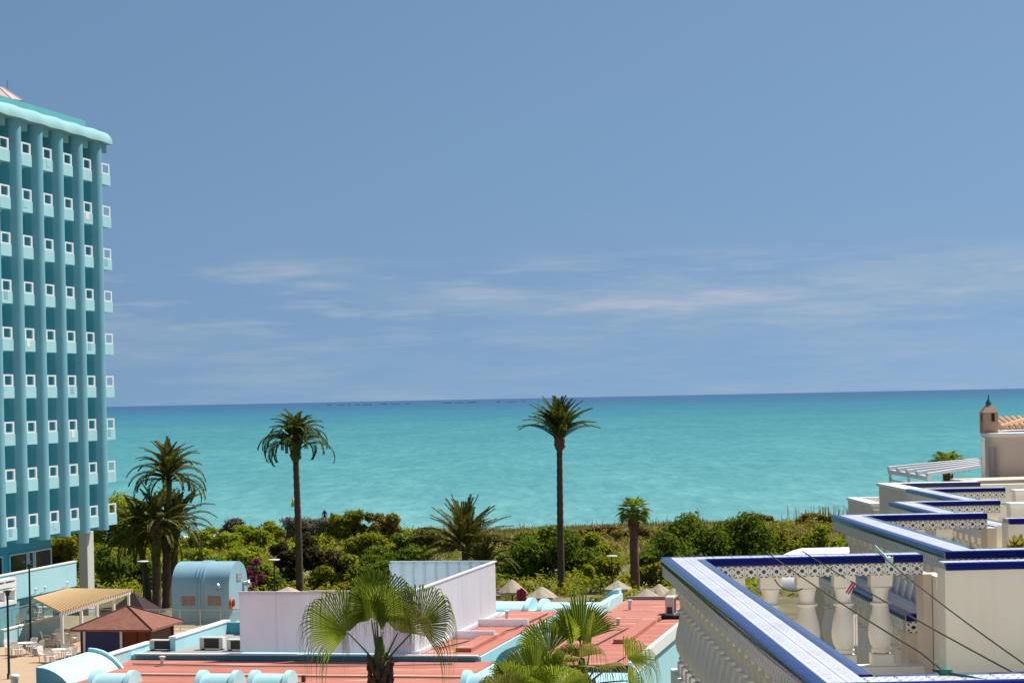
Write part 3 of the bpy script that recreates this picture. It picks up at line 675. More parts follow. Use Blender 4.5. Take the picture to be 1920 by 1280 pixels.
# white screen around the plant
zt = ony(520, 1112, 89.15).z; zt2 = ony(785, 1096, 89.0).z; ztb = ony(924, 1040, 105.5).z
def screen(name_axis, pieces):
    for (x0, x1, y0, y1, z0, z1) in pieces: MB().box(ax(x0), ax(x1), ay(y0), ay(y1), z0, z1).build('screen_panel', M['panel'], AN)
xL = ony(450, 1200, 89.3).x; xJ = ony(584, 1200, 89.3).x
screen('f', [(xL, xL + 1.68, 89.3, 89.36, 4.08, zt), (xL + 1.69, xJ, 89.3, 89.36, 4.08, zt)])
nseg = 3; xs_ = [xJ + (-23.62 - xJ) * i / nseg for i in range(nseg + 1)]
screen('f2', [(xs_[i] + .005, xs_[i + 1] - .005, 89.05, 89.11, 4.09, zt + .06) for i in range(nseg)])
ysd = [89.13 + (105.4 - 89.13) * i / 10 for i in range(11)]
screen('s', [(-23.62, -23.56, ysd[i] + .004, ysd[i + 1] - .004, 4.2, zt + .06) for i in range(10)])
xB = ony(733, 1060, 105.5).x
nb_ = 9; screen('b', [(xB + (-23.62 - xB) * i / nb_ + .004, xB + (-23.62 - xB) * (i + 1) / nb_ - .004, 105.42, 105.48, 4.1, zt + .06) for i in range(nb_)])
for (x0, x1, y0, y1) in ((xL - .03, xJ, 89.27, 89.39), (xJ, -23.5, 89.02, 89.14)):
    MB().box(ax(x0), ax(x1), ay(y0), ay(y1), (zt if y0 > 89.2 else zt + .06) + .002, (zt if y0 > 89.2 else zt + .06) + .07).build('top_rail', M['white'], AN)
MB().box(ax(-23.66), ax(-23.52), ay(89.141), ay(105.39), zt + .062, zt + .13).build('top_rail', M['white'], AN)
MB().box(ax(xB - .03), ax(-23.5), ay(105.391), ay(105.51), zt + .062, zt + .13).build('top_rail', M['white'], AN)
for i in range(nb_ + 1):
    x = xB + (-23.7 - xB) * i / nb_; MB().box(ax(x - .05), ax(x + .05), ay(105.34), ay(105.415), 4.1, zt).build('stud', M['white'], AN)
MB().box(ax(-23.7), ax(-23.3), ay(89.0), ay(105.6), 4.05, 4.19).build('ledge', M['panel'], AN)
# barrel vaults on the annex
def vault(x0, x1, y0, y1, z0, h, axis, name='barrel_vault', mat='aqua_white', flange=0.0, endmat=None):
    prof = []
    if axis == 'x':
        c_, r = (y0 + y1) / 2, (y1 - y0) / 2; prof = [(0, c_ - r * math.cos(rad(a)), z0 + h * math.sin(rad(a))) for a in range(0, 181, 10)]
        o = MB().prism([(ax(x0), ay(p[1]), p[2]) for p in prof], (x1 - x0, 0, 0)).build(name, M[mat], AN, smooth=40)
        if flange:
            for xx in (x0 - .12, x1 - .12):
                pf = [(ax(xx), ay(c_ - (r + flange) * math.cos(rad(a))), z0 + (h + flange) * math.sin(rad(a))) for a in range(0, 181, 10)]
                MB().prism(pf, (.24, 0, 0)).build('flange', M[mat], o, smooth=40)
    else:
        c_, r = (x0 + x1) / 2, (x1 - x0) / 2
        o = MB().prism([(ax(c_ - r * math.cos(rad(a))), ay(y0), z0 + h * math.sin(rad(a))) for a in range(0, 181, 10)], (0, y1 - y0, 0)).build(name, M[mat], AN, smooth=40)
    return o
for (pa_, pb_) in ((172, 250), (372, 446), (470, 546), (868, 960), (1000, 1090)):
    xa = ony(pa_, 1275, 81).x; xb = ony(pb_, 1275, 81).x
    zt_ = ony((pa_ + pb_) / 2, 1262, 81.2).z
    vault(xa + .12, xb - .12, 80.4, 82.0, 3.2, zt_ - 3.2, 'x', flange=.14)
# quarter vault at the left front
zq = ony(70, 1250, 80.6).z; xq0 = ony(68, 1262, 80.6).x; xq1 = ony(128, 1282, 80.6).x; yq1 = onx(125, 1232, xq0).y
qv = [(xq0, 2.0)] + [(xq0 + (xq1 + .5 - xq0) * math.sin(rad(a)), 2.4 + (zq - 2.4) * math.cos(rad(a))) for a in range(0, 91, 9)] + [(xq1 + .5, 2.0)]
o = MB().prism([(ax(x), ay(80.6), z) for x, z in qv], (0, 5.2, 0)).build('quarter_vault', M['aqua_white'], AN, smooth=40)
MB().prism([(ax(xq0 + (x - xq0) * 1.05), ay(85.81), 2 + (z - 2) * 1.06) for x, z in qv], (0, .22, 0)).build('rim', M['aqua'], o, smooth=40)
MB().prism([(ax(x), ay(80.58), z - .02) for x, z in qv], (0, .015, 0)).build('end_wall', M['hotel'], o)  # thin darker sheet: shade of the vault end put into its colour
# far vaults seen over the middle roof
xv0 = ony(925, 1135, 108).x; xv1 = ony(988, 1135, 108).x
zv = ony(950, 1127, 109).z
vault(xv0 - 3, xv1, 107.8, 110.2, 3.9, zv - 3.9, 'x', flange=.2); vault(xv1 + .7, xv1 + 4.2, 107.8, 110.2, 3.9, zv - 3.95, 'x', flange=.2)
# arched vault between the roofs
xr0 = ony(928, 1240, 89.2).x; xr1 = ony(990, 1240, 89.2).x; zr = ony(985, 1208, 89.2).z
hv = [(xr0 + (xr1 - xr0) * math.sin(rad(a)) if False else xr0 + (xr1 - xr0) * (1 - math.cos(rad(a))), 3.6 + (zr - 3.6) * math.sin(rad(a))) for a in range(0, 91, 9)] + [(xr1, 3.4), (xr0, 3.4)]
o = MB().prism([(ax(x), ay(89.2), z) for x, z in hv], (0, .25, 0)).build('arched_gable', M['hotel_dark'], AN, smooth=30)  # gable coloured dark for the shade on its face
o = MB().box(ax(xr1 + .01), ax(xr1 + .3), ay(89.0), ay(108), 3.3, zr).build('parapet', M['aqua_white'], AN)
MB().box(ax(-18.6), ax(-18.22), ay(86.4), ay(112.6), 3.3, 4.5).build('parapet', M['aqua_white'], AN)
zz = ony(1160, 1103, 112.4).z; xa = ony(1132, 1130, 112.4).x; xb = ony(1163, 1130, 112.4).x
MB().prism([(ax(xa + (xb - xa) * (1 - math.cos(rad(a)))), ay(112.0), 3.9 + (zz - 3.9) * math.sin(rad(a))) for a in range(0, 91, 9)] + [(ax(xb), ay(112.0), 3.6), (ax(xa), ay(112.0), 3.6)], (0, .9, 0)).build('arched_gable', M['aqua_white'], AN, smooth=30)
# small white vault behind the condensers
vault(-33.9, -31.9, 96.5, 98.3, 4.0, 1.3, 'x', mat='aqua_white')
# condensers
def condenser(pxa, pxb, pyt, hy, z, label, dep=.38):
    a = ony(pxa, pyt, hy); b = ony(pxb, pyt, hy)
    t = hthing('air_conditioner', label, 'air conditioner', a.x, hy, z, 'condensers on the annex roof'); wd = b.x - a.x; h = a.z - z
    MB().cbox(0, wd, 0, dep, 0, h, .02).build('casing', M['acbody'], t)
    MB().box(wd * .20, wd * .84, -.012, -.001, h * .04, h * .90).build('grille', M['acgrille'], t)
    for i in range(6): MB().box(wd * .20, wd * .84, -.03, -.013, h * (.1 + i * .13), h * (.115 + i * .13)).build('louvre', M['acgrille'], t)
    for x in (.04, wd - .12): MB().box(x, x + .08, .02, dep - .02, -.06, -.001).build('foot', M['dark'], t)
condenser(280, 326, 1199, 90.3, 4.06, 'cream air conditioner on the roof edge nearest the kiosk')
condenser(374, 417, 1194, 90.6, 4.06, 'taller cream air conditioner with brown grille between two others')
condenser(425, 462, 1198, 90.3, 4.06, 'cream air conditioner half hidden by the white screen')
q = onx(1242, 1158, -14.9)
t = hthing('air_conditioner', 'weathered white air conditioner on a dark pad on the right red roof', 'air conditioner', -14.75, q.y, 4.2)
hc = onx(1242, 1122, -14.75).z - 4.2
MB().cbox(0, .42, 0, .95, 0, hc, .02).build('casing', M['acbody'], t); MB().box(.08, .34, -.02, -.001, .08, hc * .45).build('valve_panel', M['acgrille'], t); MB().box(-.2, .7, -.25, 1.1, -.17, -.002).build('pad', M['dark'], t)
MB().box(.421, .435, .1, .8, hc * .1, hc * .9).build('grille', M['acgrille'], t)

# ------------------------------------------------------------ vegetation
def leafcloud(blobs, n, size, flat=.0, droop=0.0, rng=RNG):
    """leaf quads spread through a set of ellipsoids (cx,cy,cz,rx,ry,rz)"""
    B = np.array(blobs); vol = (B[:, 3] * B[:, 4] * B[:, 5]) ** .67; pick = rng.choice(len(B), n, p=vol / vol.sum())
    d = rng.normal(size=(n, 3)); d /= np.linalg.norm(d, axis=1)[:, None]
    r = (.28 + .95 * rng.beta(2.2, 1.5, n)) * (1 + .30 * np.sin(d[:, 0] * 7 + B[pick, 0] * 5) * np.sin(d[:, 2] * 6 + B[pick, 1] * 3 + d[:, 1] * 5))
    c = B[pick, :3] + d * r[:, None] * B[pick, 3:6]
    nn = d * .7 + rng.normal(size=(n, 3)) * .6 + np.array([0, 0, .35]); nn /= np.linalg.norm(nn, axis=1)[:, None]
    u = np.cross(nn, rng.normal(size=(n, 3))); u /= np.linalg.norm(u, axis=1)[:, None]; v = np.cross(nn, u)
    s = size * (.6 + .8 * rng.random(n))[:, None]
    V = np.stack([c - u * s, c + v * s * .42 - u * s * .1, c + u * s, c - v * s * .42 - u * s * .1], 1)
    return V
def shrub(px_, ptop, pw, Y, kind, label, n=None, cat='shrub', name='shrub', boxy=False, leaf=.17, trunk=True, depth=1.0, group=None):
    """px_: middle, ptop: top row, pw: width in picture px at depth Y (all converted to metres here)"""
    top = P(px_, ptop, Y); g = min(gz(top.x, Y), top.z - 1.0); h = top.z - g; w = pw * Y / FPX
    t = thing(name, label, cat, (top.x, Y, g), 0, group)
    blobs = []; nb = max(9, int(w * 3.0))
    if boxy:
        for i in range(nb * 2):
            bx = random.uniform(-.44, .44) * w; blobs.append((bx, random.uniform(-.4, .4) * w * depth * .6, h * random.uniform(.2, .86), w * .13, w * .13, h * .13))
    else:
        for i in range(nb):
            bx = random.uniform(-.5, .5); f = max(.35, 1 - abs(bx * 1.7) ** 2.2)
            rr = random.uniform(.10, .19) * min(w, h * 1.6); hz_ = (i % 3 == 0 and random.uniform(.78, .95) or random.uniform(.12, .9)) * f * h
            blobs.append((bx * w * .9, random.uniform(-.35, .35) * w * depth * .8, max(rr * .4, hz_ - rr * .6), rr * random.uniform(.9, 1.4), rr, rr * random.uniform(.7, 1.0)))
        blobs.append((random.uniform(-.15, .15) * w, 0, h - .12 * min(w, h), .13 * w, .13 * w, .12 * min(w, h)))
    n = int(n * 1.5) if n else int(1500 + 700 * w * h)
    me = npmesh('crown', leafcloud(blobs, min(n, 24000), leaf), 4, L_[kind]); ob('crown', me, t)
    tr = MB()
    if trunk:
        tr.tube([(0, 0, -.1), (.06, .03, h * .3), (-.05, .1, h * .55)], [.16, .12, .06], 7)
        for i in range(5):
            b = blobs[i]; tr.tube([(.04, .03, h * .22), (b[0] * .5, b[1] * .5, h * .2 + b[2] * .35), (b[0], b[1], b[2])], [.08, .05, .02], 5)
    tr.build('trunk', M['twig'], t); return t
S = shrub
# far row on the dunes
S(215, 927, 190, 205, 'bright', 'tall bright green tree just beside the lower right corner of the hotel tower', cat='tree', name='broadleaf_tree')
S(130, 985, 150, 185, 'olive', 'olive green tree seen under the hotel tower beside the square column', cat='tree', name='broadleaf_tree')
S(190, 1025, 90, 172, 'deep', 'dark green bush right behind the pergola and column')
S(250, 1040, 120, 176, 'deep', 'dark green bush at the feet of the clustered date palms')
S(440, 972, 60, 232, 'grey', 'bare grey brush bush on the shore above the blue plant house')
S(395, 990, 110, 205, 'bright', 'yellow green shrub beside the clustered date palm crowns')
S(465, 985, 110, 212, 'bright', 'yellow green shrub below the bare grey brush')
S(505, 978, 70, 215, 'olive', 'rounded olive shrub touching the grey brush wall')
S(380, 1030, 130, 178, 'bright', 'bright yellow green shrub right behind the barrel roof of the plant house')
S(460, 1025, 120, 180, 'bright', 'bright yellow green shrub between plant house and bougainvillea')
S(490, 1060, 90, 170, 'deep', 'dark green bush below the magenta bougainvillea')
S(478, 1046, 34, 168, 'pink', 'magenta bougainvillea bush in front of the dark brown tree', n=900, leaf=.12)
S(585, 968, 120, 222, 'grey', 'flat topped grey brush thicket behind the drooping tall palm', boxy=True, n=5200)
S(655, 955, 82, 214, 'olive', 'square clipped olive hedge block beside the beach lookout post', boxy=True, n=8000)
S(718, 957, 66, 213, 'brown', 'square brownish hedge block joined to the olive hedge block', boxy=True, n=6500)
S(590, 1000, 120, 172, 'pine', 'dark brownish tree growing round the foot of the drooping tall palm', cat='tree', name='broadleaf_tree', n=8500)
S(525, 1018, 70, 174, 'pine', 'small dark brown tree beside the bougainvillea', cat='tree', name='broadleaf_tree')
S(690, 1000, 130, 190, 'olive', 'olive shrub below the clipped hedge blocks')
S(640, 1040, 110, 170, 'olive', 'olive bush behind the fan palm and white screen, next to the dark tree')
S(745, 1000, 120, 182, 'deep', 'green shrub between the clipped hedge and the young date palm')
S(720, 1050, 130, 168, 'deep', 'dark green bush directly behind the upright fan palm top')
S(800, 990, 110, 205, 'brown', 'brownish dune shrub behind the young date palm')
S(920, 1000, 110, 205, 'brown', 'brown low shrub beyond the young date palm on the dune')
S(1035, 985, 170, 178, 'deep', 'dense dark green tree at the foot of the tall straight palm', cat='tree', name='broadleaf_tree', n=12000)
S(985, 1000, 90, 180, 'deep', 'dense green tree between young date palm and tall straight palm', cat='tree', name='broadleaf_tree')
S(1105, 1000, 90, 182, 'olive', 'olive bush right beside the tall straight palm trunk')
S(1135, 1045, 110, 172, 'olive', 'olive bush behind the thatched parasol with aqua gable')
S(1230, 1055, 100, 168, 'olive', 'yellow olive bush beside the short fan palm trunk')
S(1290, 965, 170, 178, 'deep', 'dense dark green tree behind the blue and white balustrade corner', cat='tree', name='broadleaf_tree', n=13000)
S(1390, 960, 150, 180, 'deep', 'dense dark green tree beyond the middle of the tiled balustrade', cat='tree', name='broadleaf_tree', n=12000)
S(1245, 1000, 90, 174, 'deep', 'dark leafy bush between short fan palm and dense trees')
S(1450, 995, 90, 182, 'olive', 'olive bush at the edge of the dense trees beside the dry dune')
S(1545, 985, 90, 186, 'bright', 'light green bush beside the second terrace balustrade')
S(1500, 1000, 70, 190, 'brown', 'dry brown bush on the dune before the second terrace')
S(1430, 965, 60, 225, 'brown', 'dry brown dune bush with pale sand showing beside it')
S(1530, 962, 110, 222, 'brown', 'low dry brown thicket under the dune reeds')
S(1130, 985, 120, 218, 'brown', 'dry brown thicket on the dune behind the short fan palm')
S(1190, 985, 100, 214, 'brown', 'dry brown thicket directly behind the short fan palm crown')
S(1040, 990, 120, 226, 'brown', 'dry brown dune thicket behind the tall straight palm trunk')

# low scrub between the shrubs: uncountable
ub = {'olive': [], 'bright': [], 'brown': []}
for i in range(1150):
    y = random.uniform(156, 224); x = random.uniform(-.30, .34) * y; sgn = math.sin(x * .11 + y * .07) + random.uniform(-.8, .8)
    if y < 163 and x < -14: continue
    kd = 'brown' if (y > 198 and x > -8 and random.random() < .8) else ('bright' if sgn > .5 else 'olive'); r = random.uniform(.5, 1.3) * (.8 if y > 200 else 1)
    ub[kd].append((x, y, gz(x, y) + r * .25, r * 1.3, r * 1.3, r * random.uniform(.5, .85)))
for kd, lab in (('olive', 'olive green scrub carpeting the garden edge between taller shrubs'), ('bright', 'yellow green scrub carpeting the garden edge between taller shrubs'), ('brown', 'dry brown scrub carpeting the dunes')):
    o = ob('scrub', npmesh('scrub', leafcloud(ub[kd], 80 * len(ub[kd]), .19), 4, L_[kd])); o['kind'] = 'stuff'; o['label'] = lab; o['category'] = 'scrub'
# dune grass: uncountable
n = 60000
gxs = RNG.uniform(-75, 75, n); gys = RNG.uniform(186, 240, n); gzs = np.array([gz(a, b) for a, b in zip(gxs, gys)])
hh = RNG.uniform(.2, .6, n); an = RNG.uniform(0, 6.28, n); ln = RNG.uniform(-.3, .3, (n, 2)); wd = RNG.uniform(.03, .07, n)
b0 = np.stack([gxs, gys, gzs - .05], 1); sd = np.stack([np.cos(an) * wd, np.sin(an) * wd, 0 * an], 1); tp = b0 + np.stack([ln[:, 0] * hh, ln[:, 1] * hh, hh], 1)
o = ob('dune_grass', npmesh('dune_grass', np.stack([b0 - sd, b0 + sd, tp + sd * .2, tp - sd * .2], 1), 4, L_['grass'])); o['kind'] = 'stuff'; o['label'] = 'dry brown grass covering the dunes before the sea'; o['category'] = 'grass'
n = 160
gxs = np.concatenate([P(1550, 950, 228).x + RNG.normal(0, 2.2, 110), P(1160, 960, 226).x + RNG.normal(0, 7, 50)]); gys = RNG.uniform(222, 230, n); g0 = np.array([gz(a, b) for a, b in zip(gxs, gys)])
hh = np.concatenate([RNG.uniform(1.0, 2.2, 110), RNG.uniform(.5, 1.2, 50)]); b0 = np.stack([gxs, gys, g0], 1); sd = np.tile(np.array([.045, 0, 0]), (n, 1)); tp = b0 + np.stack([RNG.normal(0, .12, n), 0 * hh, hh], 1)
o = ob('dune_reeds', npmesh('dune_reeds', np.stack([b0 - sd, b0 + sd, tp + sd * .5, tp - sd * .5], 1), 4, L_['brown'])); o['kind'] = 'stuff'; o['label'] = 'upright dry reeds along the dune crest'; o['category'] = 'reeds'

def date_frond(L, el, droop, leaflet=.55, n=44, wid=.062, twist=0.0, vee=.5):
    """pinnate leaf growing along +x, bending under gravity; polygons (N,4,3)"""
    Q = []; pos = np.array([0., 0., 0.]); th = el; ds = L / n; ra = []
    side = np.array([0., 1., 0.])
    for i in range(n + 1):
        s = i / n; t = np.array([math.cos(th), 0, math.sin(th)]); up = np.array([-math.sin(th), 0, math.cos(th)])
        ra.append((pos.copy(), .035 * (1 - s) + .006))
        if s > .13:
            ll = leaflet * (math.sin(min(1, (s - .08) * 1.25) * math.pi * .78 + .35)) * random.uniform(.85, 1.1)
            ll = max(ll, .12)
            for sg in (-1, 1):
                d = t * (.62 + .5 * s) + side * sg * .85 + up * vee * random.uniform(.5, 1.2); d /= np.linalg.norm(d)
                m = pos + d * ll * .55; e = pos + d * ll + np.array([0, 0, -.20 * ll])
                wv = np.cross(d, up); wv = wv / (np.linalg.norm(wv) + 1e-6) * wid
                wv2 = up * wid * .6
                Q.append([pos - wv * .4, m - wv + wv2, e, m + wv + wv2])
        pos = pos + t * ds; th -= droop * (ds / L) * (.35 + 1.5 * s)
    for i in range(len(ra) - 1):
        (a, r0), (b, r1) = ra[i], ra[i + 1]
        for w0 in (side, np.array([0, 0, 1.])): Q.append([a - w0 * r0, a + w0 * r0, b + w0 * r1, b - w0 * r1])
    return np.array(Q)
def date_palm(px_, pcrown, Y, L, nf, label, el_range=(-25, 85), droop=1.3, kind='date', trunk_r=.26, base_px=None, lean=0.0, boss=True, leaflet=.5, group=None, name='date_palm'):
    c = P(px_, pcrown, Y); bx = P(base_px or px_, pcrown, Y).x; g = gz(bx, Y); h = c.z - g
    t = thing(name, label, 'palm tree', (bx, Y, g), 0, group); dx = c.x - bx
    pts = []; rs = []
    nn = max(6, int(h * 3.2))
    for i in range(nn + 1):
        s = i / nn; pts.append((dx * s ** 1.6, .1 * math.sin(s * 3), h * s - .1 * (i == 0))); rs.append(trunk_r * (1.15 - .3 * s) * (1 + (.07 if i % 2 else -.05)))
    MB().tube(pts, rs, 12).build('trunk', M['bark'], t, smooth=50)
    if boss:
        bm_ = MB().lathe([(trunk_r * .8, -.75), (trunk_r * 1.45, -.45), (trunk_r * 1.6, -.1), (trunk_r * 1.25, .3), (trunk_r * .5, .75), (.02, 1.0)], 14, (dx, 0, h))
        for i in range(26):
            a = i * 2.4; z = h - .5 + i * .04; bm_.tube([(dx + trunk_r * 1.3 * math.cos(a), trunk_r * 1.3 * math.sin(a), z), (dx + trunk_r * 1.75 * math.cos(a), trunk_r * 1.75 * math.sin(a), z + .22)], [.07, .03], 5)
        bm_.build('crown_boss', M['bark_red'], t, smooth=40)
    for i in range(nf):
        s = (i + .5) / nf; el = rad(el_range[0] + (el_range[1] - el_range[0]) * s ** .8) + random.uniform(-.1, .1)
        fl = L * random.uniform(.86, 1.08) * (.86 + .2 * (1 - s)); q = date_frond(fl, el, droop * random.uniform(.8, 1.2) * (1.12 - .72 * s), leaflet * random.uniform(.9, 1.1))
        o = ob('frond', npmesh('frond', q, 4, L_[kind]), t, (dx, 0, h + .35 * s), i * 2.39996 + random.uniform(-.2, .2))
    return t
date_palm(554, 848, 165, 3.65, 46, 'tall slim date palm with drooping arched crown against the sea', (42, 92), 2.6, base_px=557, leaflet=.66)
date_palm(1049, 828, 165, 3.6, 48, 'tall slim date palm with stiff upright spreading crown against the sea', (40, 91), 1.05, base_px=1047, trunk_r=.25, leaflet=.6)
CG = 'clustered date palms behind the maroon hut'
date_palm(316, 902, 158, 3.5, 42, 'tallest date palm of the cluster, its crown above the others', (2, 89), 1.9, kind='datey', base_px=308, boss=False, trunk_r=.3, leaflet=.55, group=CG)
date_palm(292, 990, 156, 3.7, 40, 'bushy date palm of the cluster with bare leaf stubs below the tallest crown', (-35, 80), 1.3, kind='datey', base_px=291, boss=True, trunk_r=.3, leaflet=.55, group=CG)
date_palm(330, 985, 160, 3.4, 34, 'leafy date palm of the cluster leaning over the blue plant house', (-30, 80), 1.3, kind='datey', base_px=322, boss=True, trunk_r=.27, leaflet=.55, group=CG)
date_palm(255, 995, 159, 3.2, 30, 'shortest date palm of the cluster, nearest the square column', (-40, 75), 1.35, kind='datey', base_px=276, boss=False, trunk_r=.24, leaflet=.5, group=CG)
date_palm(872, 1032, 166, 4.4, 54, 'young date palm with broad upright crown behind the white screen', (-8, 86), .85, kind='datey', boss=False, trunk_r=.3, leaflet=.75)
date_palm(905, 1075, 162, 2.6, 26, 'small date palm bush right of the white screen corner', (10, 86), 1.0, kind='datey', boss=False, trunk_r=.2, leaflet=.5)

def fan_leaf(base, az, el, Lp, Lb, bend, spread=125, nseg=40, droop=.8, roll=0.0, join=.55, fold=.25):
    """petiole + pleated fan blade with hanging tips, in tree space; returns petiole points, polygons"""
    d0 = Vector((math.cos(el) * math.cos(az), math.cos(el) * math.sin(az), math.sin(el)))
    pts = [Vector(base) + d0 * (Lp * i / 5) + Vector((0, 0, -1)) * (.10 * Lp * (i / 5) ** 2) for i in range(6)]
    f = (pts[-1] - pts[-2]).normalized(); side = f.cross(Vector((0, 0, 1)))
    if side.length < .05: side = Vector((-math.sin(az), math.cos(az), 0))
    side.normalize(); nrm = side.cross(f).normalized()
    Rm = Matrix.Rotation(roll, 3, f); side = Rm @ side; nrm = Rm @ nrm
    f2 = Matrix.Rotation(-bend, 3, side) @ f; nrm = Matrix.Rotation(-bend, 3, side) @ nrm; f = f2
    H0 = pts[-1]; Q = []; dphi = rad(2 * spread) / nseg; g = Vector((0, 0, -1))
    for i in range(nseg):
        ph = -rad(spread) + dphi * (i + .5 + random.uniform(-.12, .12)); d = (f * math.cos(ph) + side * math.sin(ph)); d = (d + nrm * fold * abs(math.sin(ph)) ** 1.5).normalized()
        cr_ = nrm.cross(d).normalized(); LL = Lb * (.72 + .28 * math.cos(ph * .62)) * random.uniform(.92, 1.05); rj = join * LL
        row = []
        for s in (.03, .28, .55, .68, .82, .92, 1.0):
            r = s * LL
            if s <= join: p = H0 + d * r + g * (.03 * s * LL); hw_ = r * math.tan(dphi / 2) * 1.02
            else:
                u = (s - join) / (1 - join); q = (r - rj); jt = random.uniform(.8, 1.2)
                p = H0 + d * (rj + q * (1 - .55 * droop * u)) + g * (.03 * s * LL + droop * q * u * 1.0 * jt); hw_ = rj * math.tan(dphi / 2) * (1 - u) * .72 + .002
            row.append((p - cr_ * hw_, p + nrm * (hw_ * 1.0), p + cr_ * hw_))
        for a, b in zip(row, row[1:]):
            Q.append([a[0], a[1], b[1], b[0]]); Q.append([a[1], a[2], b[2], b[1]])
    return pts, np.array([[tuple(v) for v in q] for q in Q])
def fan_palm(px_, pcrown, Y, leaves, label, trunk_r=.22, skirt=True, name='fan_palm', tr_mat='bark_red', boots=60):
    c = P(px_, pcrown, Y); h = c.z - .0; t = thing(name, label, 'palm tree', (c.x, Y, 0))
    nn = int(h * 4); MB().tube([(.02 * math.sin(i * .4), 0, h * i / nn) for i in range(nn + 1)], [trunk_r * (1.1 - .25 * i / nn) * (1.05 if i % 2 else .95) for i in range(nn + 1)], 12).build('trunk', M[tr_mat], t, smooth=50)
    if boots:
        bt = MB()
        for i in range(boots):
            a = i * 2.4; z = h - 1.5 + 1.55 * i / boots; r = trunk_r * 1.0
            bt.tube([(r * .9 * math.cos(a), r * .9 * math.sin(a), z), (r * 1.22 * math.cos(a), r * 1.22 * math.sin(a), z + .12), (r * 1.3 * math.cos(a + .1), r * 1.3 * math.sin(a + .1), z + .24)], [.075, .06, .02], 5)
        bt.build('leaf_bases', M[tr_mat], t)
    if boots and skirt: MB().lathe([(trunk_r * .9, -.15), (trunk_r * .75, .05), (trunk_r * .55, .35), (trunk_r * .3, .6)], 10, (0, 0, h)).build('leaf_sheath', L_['petiole'], t, smooth=50)
    for lf in leaves:
        kind = lf.pop('kind', 'fan'); az = lf.pop('az'); el = lf.pop('el')
        b0 = (.06 * math.cos(rad(az)), .06 * math.sin(rad(az)), h + lf.pop('dz', 0.0))
        pts, Q = fan_leaf(b0, rad(az), rad(el), lf.pop('Lp'), lf.pop('Lb'), rad(lf.pop('bend', 15)), **lf)
        o = ob('fan_leaf', npmesh('fan_leaf', Q, 4, L_[kind]), t); MB().tube(pts, [.026, .022, .02, .018, .016, .014], 6).build('petiole', L_['petiole'], o)
    return t
# azimuth: 0 = right, 90 = away from the viewer, 180 = left, 270 = towards the viewer
fan_palm(713, 1246, 45, [
    dict(az=176, el=52, Lp=1.0, Lb=1.75, bend=2, droop=1.15, roll=1.25, spread=92, nseg=52, join=.5, fold=.35),
    dict(az=110, el=82, Lp=1.3, Lb=1.75, bend=-4, droop=1.35, roll=.2, spread=95, nseg=50, join=.45, fold=.4),
    dict(az=232, el=80, Lp=1.1, Lb=1.6, bend=-8, droop=1.25, roll=.3, spread=98, nseg=52, join=.42, fold=.4),
    dict(az=6, el=50, Lp=1.2, Lb=1.7, bend=-28, droop=1.2, roll=-1.3, spread=88, nseg=52, join=.5, fold=.35),
    dict(az=345, el=66, Lp=.85, Lb=1.35, bend=-8, droop=1.2, roll=-1.2, spread=70, nseg=36, join=.42, kind='fan_old'),
    dict(az=300, el=86, Lp=.8, Lb=1.3, bend=4, droop=.25, spread=26, nseg=12, fold=.02),
    dict(az=140, el=85, Lp=1.0, Lb=1.75, bend=2, droop=.1, spread=7, nseg=4, fold=.02),
], 'fan palm with upright pleated leaves in front of the white screen', .2)
fan_palm(1092, 1285, 46, [
    dict(az=95, el=82, Lp=1.05, Lb=1.35, bend=2, droop=.5, spread=72, nseg=42),
    dict(az=140, el=72, Lp=.95, Lb=1.3, bend=-4, droop=.6, spread=80, roll=.9),
    dict(az=178, el=52, Lp=1.05, Lb=1.15, bend=-8, droop=.8, spread=95, roll=1.2, join=.6),
    dict(az=50, el=74, Lp=1.0, Lb=1.3, bend=-4, droop=1.0, spread=80, roll=-.9),
    dict(az=8, el=38, Lp=1.15, Lb=1.2, bend=30, droop=1.2, spread=80, roll=-1.0, join=.4),
    dict(az=338, el=14, Lp=1.0, Lb=1.2, bend=30, droop=1.2, spread=80, roll=-.9, join=.4),
    dict(az=262, el=74, Lp=.75, Lb=1.1, bend=25, droop=1.1, spread=85, kind='fan_old', join=.4),
    dict(az=225, el=52, Lp=.8, Lb=1.1, bend=20, droop=1.0, spread=90, join=.45),
    dict(az=300, el=45, Lp=.75, Lb=1.1, bend=30, droop=1.1, spread=90, kind='fan_old', join=.4),
    dict(az=100, el=86, Lp=.9, Lb=1.7, bend=0, droop=.1, spread=10, nseg=6, fold=.02),
], 'bushy fan palm with drooping yellowed leaves in front of the middle red roof', .2)
fan_palm(1000, 1345, 42, [
    dict(az=165, el=62, Lp=.7, Lb=1.05, bend=0, droop=.7, spread=85, roll=.9), dict(az=90, el=78, Lp=.8, Lb=1.15, bend=5, droop=.5, spread=80),
    dict(az=30, el=66, Lp=.8, Lb=1.1, bend=0, droop=.7, spread=85, roll=-.9), dict(az=260, el=72, Lp=.75, Lb=1.1, bend=12, droop=.9, spread=85, join=.45),
    dict(az=330, el=58, Lp=.8, Lb=1.1, bend=12, droop=.9, spread=85, roll=-.6), dict(az=200, el=52, Lp=.75, Lb=1.0, bend=10, droop=1.0, spread=85, roll=.6, kind='fan_old'),
    dict(az=60, el=85, Lp=.7, Lb=1.4, bend=0, droop=.1, spread=10, nseg=6, fold=.02)],
    'low fan palm whose pointed leaves rise before the aqua bobbin vaults', .2, boots=0)
lv = [dict(az=i * 137.5, el=80 - 115 * (i / 26) ** .9, Lp=.62, Lb=.95, bend=12, droop=.25, spread=90, nseg=20) for i in range(28)]
fan_palm(1188, 958, 165, lv, 'short fan palm with thick reddish trunk standing among the thatched parasols', .34, boots=40)
